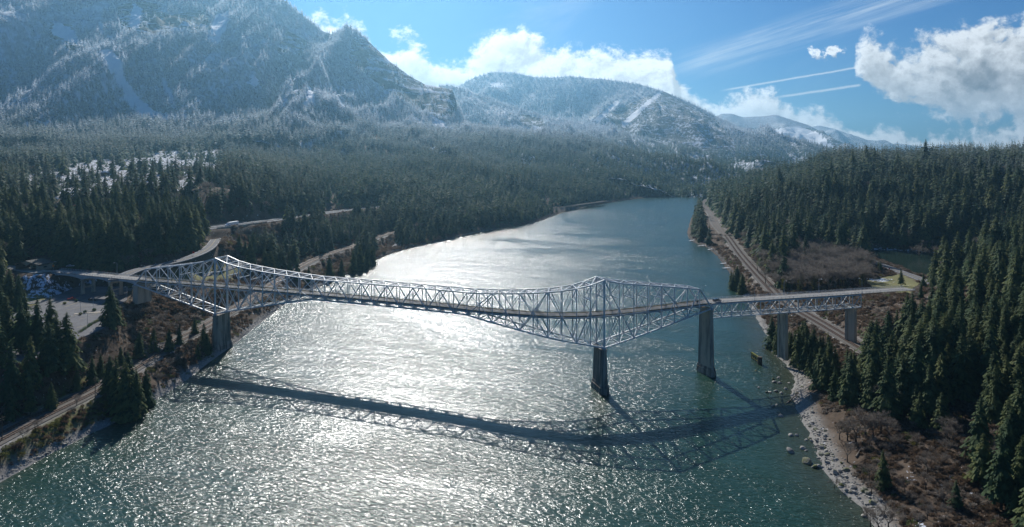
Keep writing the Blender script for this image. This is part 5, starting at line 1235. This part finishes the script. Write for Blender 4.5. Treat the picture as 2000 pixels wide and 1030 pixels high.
mid_p = [merged('fir_shape_mid', [conifer_mesh('mid', 110, 2, 40 + k, 'needles_far', [.20, .17, .22, .19][k], [.08, .2, .05, .12][k], [.8, .9, .7, 1.0][k]), NEAR_T[k % 2]]) for k in range(4)]
far_p = [conifer_mesh('far', 46, 1, 60 + k, 'needles_far', .19, .05, .85) for k in range(4)]
nr = rest & (TY < 1000); fr = rest & (TY >= 1000)
X, Y, Z, Hh = TX[nr], TY[nr], TZ[nr], TH[nr]; odd = rng.random(X.size); kd = np.where(Y < 620, rng.integers(0, 5, X.size), 5 + rng.integers(0, 4, X.size))
kd = np.where(odd < .025, 9, np.where(odd < .085, 10 + rng.integers(0, 3, X.size), kd)); Hh = np.where((kd > 9), Hh * .62, Hh)
gn_scatter('forest', X, Y, Z, Hh, kd, near_p + mid_p + [snag()] + [merged('bare_shape', [b, BARE_T]) for b in BARE_V], 'dense dark green conifer forest covering both banks', Hh * (.95 + .55 * rng.random(X.size)))
# far timber, and frosted timber on the mountain sides
FX, FY, FZ, FH = [TX[fr]], [TY[fr]], [TZ[fr]], [TH[fr]]
def on_ridge(rd, st, tmax, dens_fn, hh):
    S, Tt = np.meshgrid(np.arange(0, rd.L, st), np.arange(-20, tmax, st)); S = (S + (rng.random(S.shape) - .5) * st).ravel(); Tt = (Tt + (rng.random(Tt.shape) - .5) * st).ravel()
    X, Y, Z = rd.pos(S, Tt); px, py = to_px(X, Y, Z); k = (px > -30) & (px < 2030) & (py > -40) & (py < 420); X, Y, Z, px, py, Tt = X[k], Y[k], Z[k], px[k], py[k], Tt[k]
    d_ = dens_fn(X, Y, Z, px, py)
    for p in rd.rock: d_[in_poly(px, py, p)] *= .05
    for p in rd.snow: d_[in_poly(px, py, p)] *= .03
    k = (rng.random(X.size) < d_) & (Z > ground(X, Y) - 3); FX.append(X[k]); FY.append(Y[k]); FZ.append(Z[k] - 1); FH.append(hh * (.6 + .6 * rng.random(k.sum())))
def d1(X, Y, Z, px, py): return np.clip(1.0 - .35 * sstep(300, 900, Z), 0, 1) * np.where(fbm(X / 120, Z / 90, 71, 4) < .40, .25, 1)
on_ridge(ridges[0], 11.5, 1490, d1, 28); on_ridge(ridges[1], 17, 1290, d1, 30); on_ridge(ridges[2], 13, 890, lambda *a: np.full(a[0].shape, .9), 28); on_ridge(ridges[3], 21, 1950, d1, 32)
FX, FY, FZ, FH = map(np.concatenate, (FX, FY, FZ, FH))
gn_scatter('far_forest', FX, FY, FZ, FH * 1.05, rng.integers(0, 4, FX.size), far_p, 'far conifer forest climbing the foothills and the snow dusted mountain sides', FH * (1.0 + .35 * rng.random(FX.size)))
print('trees', len(TX), 'near', int(nr.sum()), 'far', len(FX))

# bare broadleaf trees
bare = []
def bare_at(px, py, z, h, lab=None, grp='bare trees in the brush by the pond', ivy=False): bare.append((px, py, z, h, lab, grp, ivy))
rb = random.Random(5)
for px, py, h, iv in [(1495, 545, 10, 0), (1515, 552, 11, 0), (1530, 560, 12, 1), (1548, 556, 13, 1), (1562, 568, 14, 1), (1575, 556, 13, 1), (1590, 572, 14, 1), (1605, 560, 12, 0), (1620, 575, 15, 0), (1640, 566, 13, 0), (1655, 572, 14, 0), (1672, 560, 12, 0), (1692, 566, 10, 0), (1540, 535, 13, 1), (1580, 528, 16, 1), (1560, 540, 12, 1), (1610, 535, 13, 0), (1640, 538, 14, 1), (1660, 530, 12, 1), (1680, 522, 9, 1), (1700, 520, 8, 1), (1625, 512, 12, 0), (1600, 510, 13, 0), (1716, 524, 8, 1), (1655, 552, 12, 0), (1628, 552, 12, 0), (1510, 530, 9, 0), (1480, 520, 8, 0), (1585, 520, 20, 1)]:
    bare_at(px, py, 14, h, None, 'ivy clad bare trees in the brush by the pond' if iv else 'bare trees in the brush by the pond', bool(iv))
for px, py, h in [(1795, 492, 13), (1815, 486, 12), (1830, 490, 11), (1782, 480, 14)]: bare_at(px, py, 16, h, None, 'bare trees on the far side of the pond')
for px, py, h in [(1655, 835, 9), (1672, 842, 11), (1690, 838, 12), (1705, 846, 11), (1720, 840, 10), (1736, 850, 9), (1655, 870, 8), (1640, 830, 7), (1715, 985, 8), (1735, 990, 9), (1700, 975, 7), (1850, 870, 9), (1862, 880, 8), (1630, 905, 4)]: bare_at(px, py, 9, h, None, 'pale bare trees at the foot of the firs on the right bank')
for px, py, h in [(182, 505, 16), (190, 508, 15), (160, 500, 14), (110, 488, 14), (290, 505, 10), (275, 500, 12)]: bare_at(px, py, 42, h, None, 'bare trees below the firs behind the toll house')
for px, py, h in [(120, 772, 6), (330, 720, 7), (350, 705, 6), (310, 740, 6), (70, 850, 5), (45, 865, 5), (150, 800, 5)]: bare_at(px, py, 6, h, None, 'small bare trees on the left river bank')
for px, py, h in [(1780, 640, 12), (1760, 650, 11), (1800, 660, 12), (1740, 640, 12), (1720, 650, 11), (1700, 640, 10)]: bare_at(px, py, 30, h, None, 'bare trees under the right end of the approach')
for px, py, z, h, lab, grp, ivy in bare:
    x, y = G(px, py, z); z = float(ground(np.array([x]), np.array([y]))[0]); h *= 1.5 if 'pond' in grp else 1.15; r_ = empty('bare_tree', (x, y, z), rb.random() * 6.28); r_.scale = (h * 1.15, h * 1.15, h)
    link('crown', BARE_V[rb.randrange(3)], r_); link('trunk', BARE_T, r_)
    if ivy: link('ivy', IVY, r_)
    label_by_place(r_, px, py, ('ivy covered' if ivy else 'leafless grey') + ' bare tree', 'bare tree', grp)

# ---------------------------------------------------------------- undergrowth
def twigball(name, n, seed, mt, flat=.8):
    r_ = np.random.default_rng(seed); d_ = r_.normal(size=(n, 3)); d_[:, 2] = np.abs(d_[:, 2]) * flat; d_ /= np.linalg.norm(d_, axis=1)[:, None]
    L = .5 + .6 * r_.random(n); base = d_ * (.15 + .3 * r_.random(n))[:, None]; tip = d_ * L[:, None]; tip[:, 2] *= .8; mid = (base + tip) / 2
    s_ = np.cross(d_, r_.normal(size=(n, 3))); s_ /= np.linalg.norm(s_, axis=1)[:, None]; s_ *= (.03 + .05 * r_.random(n))[:, None]
    V_ = np.stack([base - s_ * .5, mid + s_, tip, mid - s_], 1).reshape(-1, 3); return np_mesh(name, V_, np.arange(4 * n).reshape(n, 4), [M[mt]])
brush_p = [twigball('brush_shape', 170, 1, 'brush'), twigball('brush_shape', 150, 2, 'brush', 1.3), twigball('brush_shape', 160, 3, 'twigs', 1.4), leafball('brush_shape', .8, 300, .13, 'ivy', .6, 3), leafball('brush_shape', .9, 320, .14, 'needles', .7, 4)]
BX, BY, BS = [], [], []
for (x0, x1, y0, y1, st, lim) in ((-290, -150, 215, 480, 1.9, 1), (-260, -90, 480, 1000, 3.2, 1), (95, 230, 190, 480, 1.8, 1), (180, 420, 430, 760, 2.7, 1), (-420, -200, 430, 660, 5, .8), (230, 600, 200, 900, 7, .5), (170, 260, 760, 1100, 5, .8)):
    X, Y = jitter_grid(x0, x1, y0, y1, st); S = shore(X, Y); k = (S > np.where(X > 0, 4.0, 3.0)) & (rng.random(X.size) < lim * .95) & (np.abs(X) < Y * .82 + 10)
    if x0 == 95: k &= (S > 7 + 10 * (fbm(X / 25, Y / 25, 5, 2))* (Y > 250)) | (Y > 420)
    X, Y = X[k], Y[k]
    for pts, hw, _ in flats: dd, _z = seg_dist(X, Y, pts); k = dd > hw + .6; X, Y = X[k], Y[k]
    dd, _z = seg_dist(X, Y, lot_poly, True); k = (dd > 1.5) & ~in_poly(X, Y, lot_poly); X, Y = X[k], Y[k]; dd, _z = seg_dist(X, Y, pond_poly, True); k = (dd > 3) & ~in_poly(X, Y, pond_poly); X, Y = X[k], Y[k]
    Z = ground(X, Y); px, py = to_px(X, Y, Z); k = np.ones(X.size, bool)
    for p in snow_px[2:] + lawn_px + [[(255, 565), (290, 560), (290, 590), (255, 590)]]: k &= ~in_poly(px, py, p)
    k &= fbm(X / 14, Y / 14, 44, 3) > .27
    X, Y = X[k], Y[k]; BX.append(X); BY.append(Y); BS.append((1.0 + 1.9 * rng.random(X.size) ** 1.8) * (st / 2.1 if st < 4 else 1.9) * (.7 + .6 * fbm(X / 20, Y / 20, 46, 2)))
BX, BY, BS = map(np.concatenate, (BX, BY, BS)); BZ = ground(BX, BY); q_ = rng.random(BX.size); mossy = (BX < -100) & (shore(BX, BY) < 22) & (BY < 350)
kd = np.where(q_ < .38, 0, np.where(q_ < .68, 1, np.where(q_ < .93, 2, np.where(q_ < .96, 3, 4)))); kd = np.where(mossy & (q_ > .55), 3, kd)
gn_scatter('undergrowth', BX, BY, BZ - .1, BS, kd, brush_p, 'tangled brown leafless brush covering the river banks')

# ---------------------------------------------------------------- boulders and shingle
rk = [lumpy('boulder', 1.0, 2, 'rock', .7, .3, k) for k in range(5)] + [lumpy('boulder', 1.0, 2, 'rock_mossy', .7, .3, k + 9) for k in range(2)]
for me_ in rk: me_.polygons.foreach_set('use_smooth', np.zeros(len(me_.polygons), bool))
def sample_line(pts, y0, y1, n, r_):
    P_ = np.array(smooth([p[:2] for p in pts], 6)); P_ = P_[(P_[:, 1] > y0) & (P_[:, 1] < y1)]; d_ = np.r_[0, np.cumsum(np.hypot(*np.diff(P_, axis=0).T))]; s_ = r_.random(n) * d_[-1]; return np.interp(s_, d_, P_[:, 0]), np.interp(s_, d_, P_[:, 1])
r2 = np.random.default_rng(3)
solo_r = [(1449, 668, 1.0, 'small rock alone in the shallows beyond the timber dolphin')] if False else []
rocks = []
for px, py, s_ in [(1476, 724, .8), (1510, 740, .8), (1520, 738, 1.0), (1512, 746, 1.2), (1522, 748, 1.1), (1504, 766, .9), (1498, 766, .9), (1515, 764, 1.2), (1526, 768, 1.0), (1535, 760, 1.2), (1541, 748, .8), (1482, 757, .7), (1525, 813, 1.2), (1510, 793, .9), (1516, 791, .8), (1544, 882, 1.7), (1544, 850, 1.1), (1576, 902, 2.2), (1568, 876, 1.2), (1590, 912, 1.5), (1530, 700, .5), (1556, 850, .9)]:
    x, y = G(px, py, .2); rocks.append((x, y, s_, 1))
lx, ly = sample_line(right_w, 214, 300, 150, r2)
for x, y in zip(lx, ly): rocks.append((x + r2.normal(2.0, 2.2), y + r2.normal(0, 1), .3 + 1.1 * r2.random() ** 2.4, 0))
lx, ly = sample_line(right_w, 300, 480, 40, r2)
for x, y in zip(lx, ly): rocks.append((x + r2.normal(3, 2.0), y, .35 + .7 * r2.random() ** 2, 2))
lx, ly = sample_line(left_w, 240, 430, 85, r2)
for x, y in zip(lx, ly): rocks.append((x - abs(r2.normal(1.2, 1.0)), y, .4 + .7 * r2.random() ** 2, 3))
for x, y, s_, k in rocks:
    S = float(shore(np.array([x]), np.array([y]))[0]); z = max(float(ground(np.array([x]), np.array([y]))[0]), -.15) if k != 1 else .0
    o = link('boulder', rk[r2.integers(0, 7)]); o.location = (x, y, z + s_ * .12); o.rotation_euler = (r2.random() * .6, r2.random() * .6, r2.random() * 6.3); o.scale = (s_, s_ * (.6 + .5 * r2.random()), s_ * (.6 + .4 * r2.random()))
    g_ = ['pale boulders heaped along the right waterline below the bridge', 'boulders standing in the shallows off the right bank', 'rocks along the right shore beside and beyond the approach', 'riprap boulders along the left waterline'][k]
    a_, b_ = to_px(x, y, z); label_by_place(o, a_, b_, ('small ' if s_ < .6 else 'medium ' if s_ < 1.1 else 'large ') + ['pale waterline', 'half submerged', 'grey shore', 'dark riprap'][k] + ' boulder', 'boulder', g_)
flush_labels()
sx1, sy1 = sample_line(right_w, 205, 480, 2600, r2); sx1 = sx1 + r2.normal(2.4, 2.6, 2600); sx2, sy2 = sample_line(left_w, 235, 520, 2600, r2); sx2 = sx2 - np.abs(r2.normal(.6, 1.5, 2600)) + .4; sx3, sy3 = sample_line(left_w, 520, 1300, 1200, r2); sx3 = sx3 - np.abs(r2.normal(.5, 1.5, 1200)); sx4, sy4 = sample_line(right_w, 480, 1000, 900, r2); sx4 = sx4 + np.abs(r2.normal(1.0, 2.0, 900))
gx1 = np.concatenate([sx1, sx2, sx3, sx4]); gy1 = np.concatenate([sy1, sy2, sy3, sy4]); gz1 = ground(gx1, gy1); k = gz1 > -.35; gx1, gy1, gz1 = gx1[k], gy1[k], gz1[k]; gs = (.14 + .42 * r2.random(gx1.size) ** 2) * np.where(gy1 > 500, 2.0, 1)
gn_scatter('shore_stones', gx1, gy1, gz1, gs, r2.integers(0, 5, gx1.size), [lumpy('stone', 1.0, 1, 'rock', .7, .3, 20 + k) for k in range(5)], 'loose pale stones strewn along both waterlines')
# driftwood on the right bank
for k, (a_, b_, lab) in enumerate([((1672, 893), (1684, 880), 'pale fallen log lying in the brush left of the lone dark fir'), ((1536, 772), (1560, 758), 'long grey driftwood trunk on the gravel at the little cove')]):
    p = Vector(G(*a_, 4) + (0,)); q = Vector(G(*b_, 4) + (0,)); p.z = float(ground(np.array([p.x]), np.array([p.y]))[0]) + .4; q.z = float(ground(np.array([q.x]), np.array([q.y]))[0]) + .7
    r_ = tag(empty('fallen_log', p), lab, 'log'); d_ = q - p; m_ = MB(); m_.tube((0, 0, 0), d_ * .5, .34, .26, 8); m_.tube(d_ * .5, d_, .26, .12, 8); m_.build('stem', M['wood_grey'], r_)
    m_ = MB()
    for t_ in (.45, .6, .75, .88): m_.tube(d_ * t_, d_ * t_ + Vector((.8 - t_, .5, .9)), .09, .03, 5); m_.tube(d_ * t_, d_ * t_ + Vector((-.5, .6, .5 + t_ * .3)), .08, .03, 5)
    m_.build('branch_stubs', M['wood_grey'], r_)

# ---------------------------------------------------------------- the air
hz = MB(); hz.box((0, 7000, 440), (20000, 15000, 980)); o = hz.build('haze', [])
m = bpy.data.materials.new('haze_air'); m.use_nodes = True; m.node_tree.nodes.clear(); t = NT(m.node_tree); pv = t.new('ShaderNodeVolumePrincipled'); pv.inputs['Color'].default_value = C(.36, .73, 1.0); pv.inputs['Density'].default_value = HAZE_DENSITY; pv.inputs['Anisotropy'].default_value = .68
ou = t.new('ShaderNodeOutputMaterial'); t.l.new(pv.outputs[0], ou.inputs['Volume']); o.data.materials.append(m)
tag(o, 'thin blue winter haze filling the valley', None, None, 'stuff')
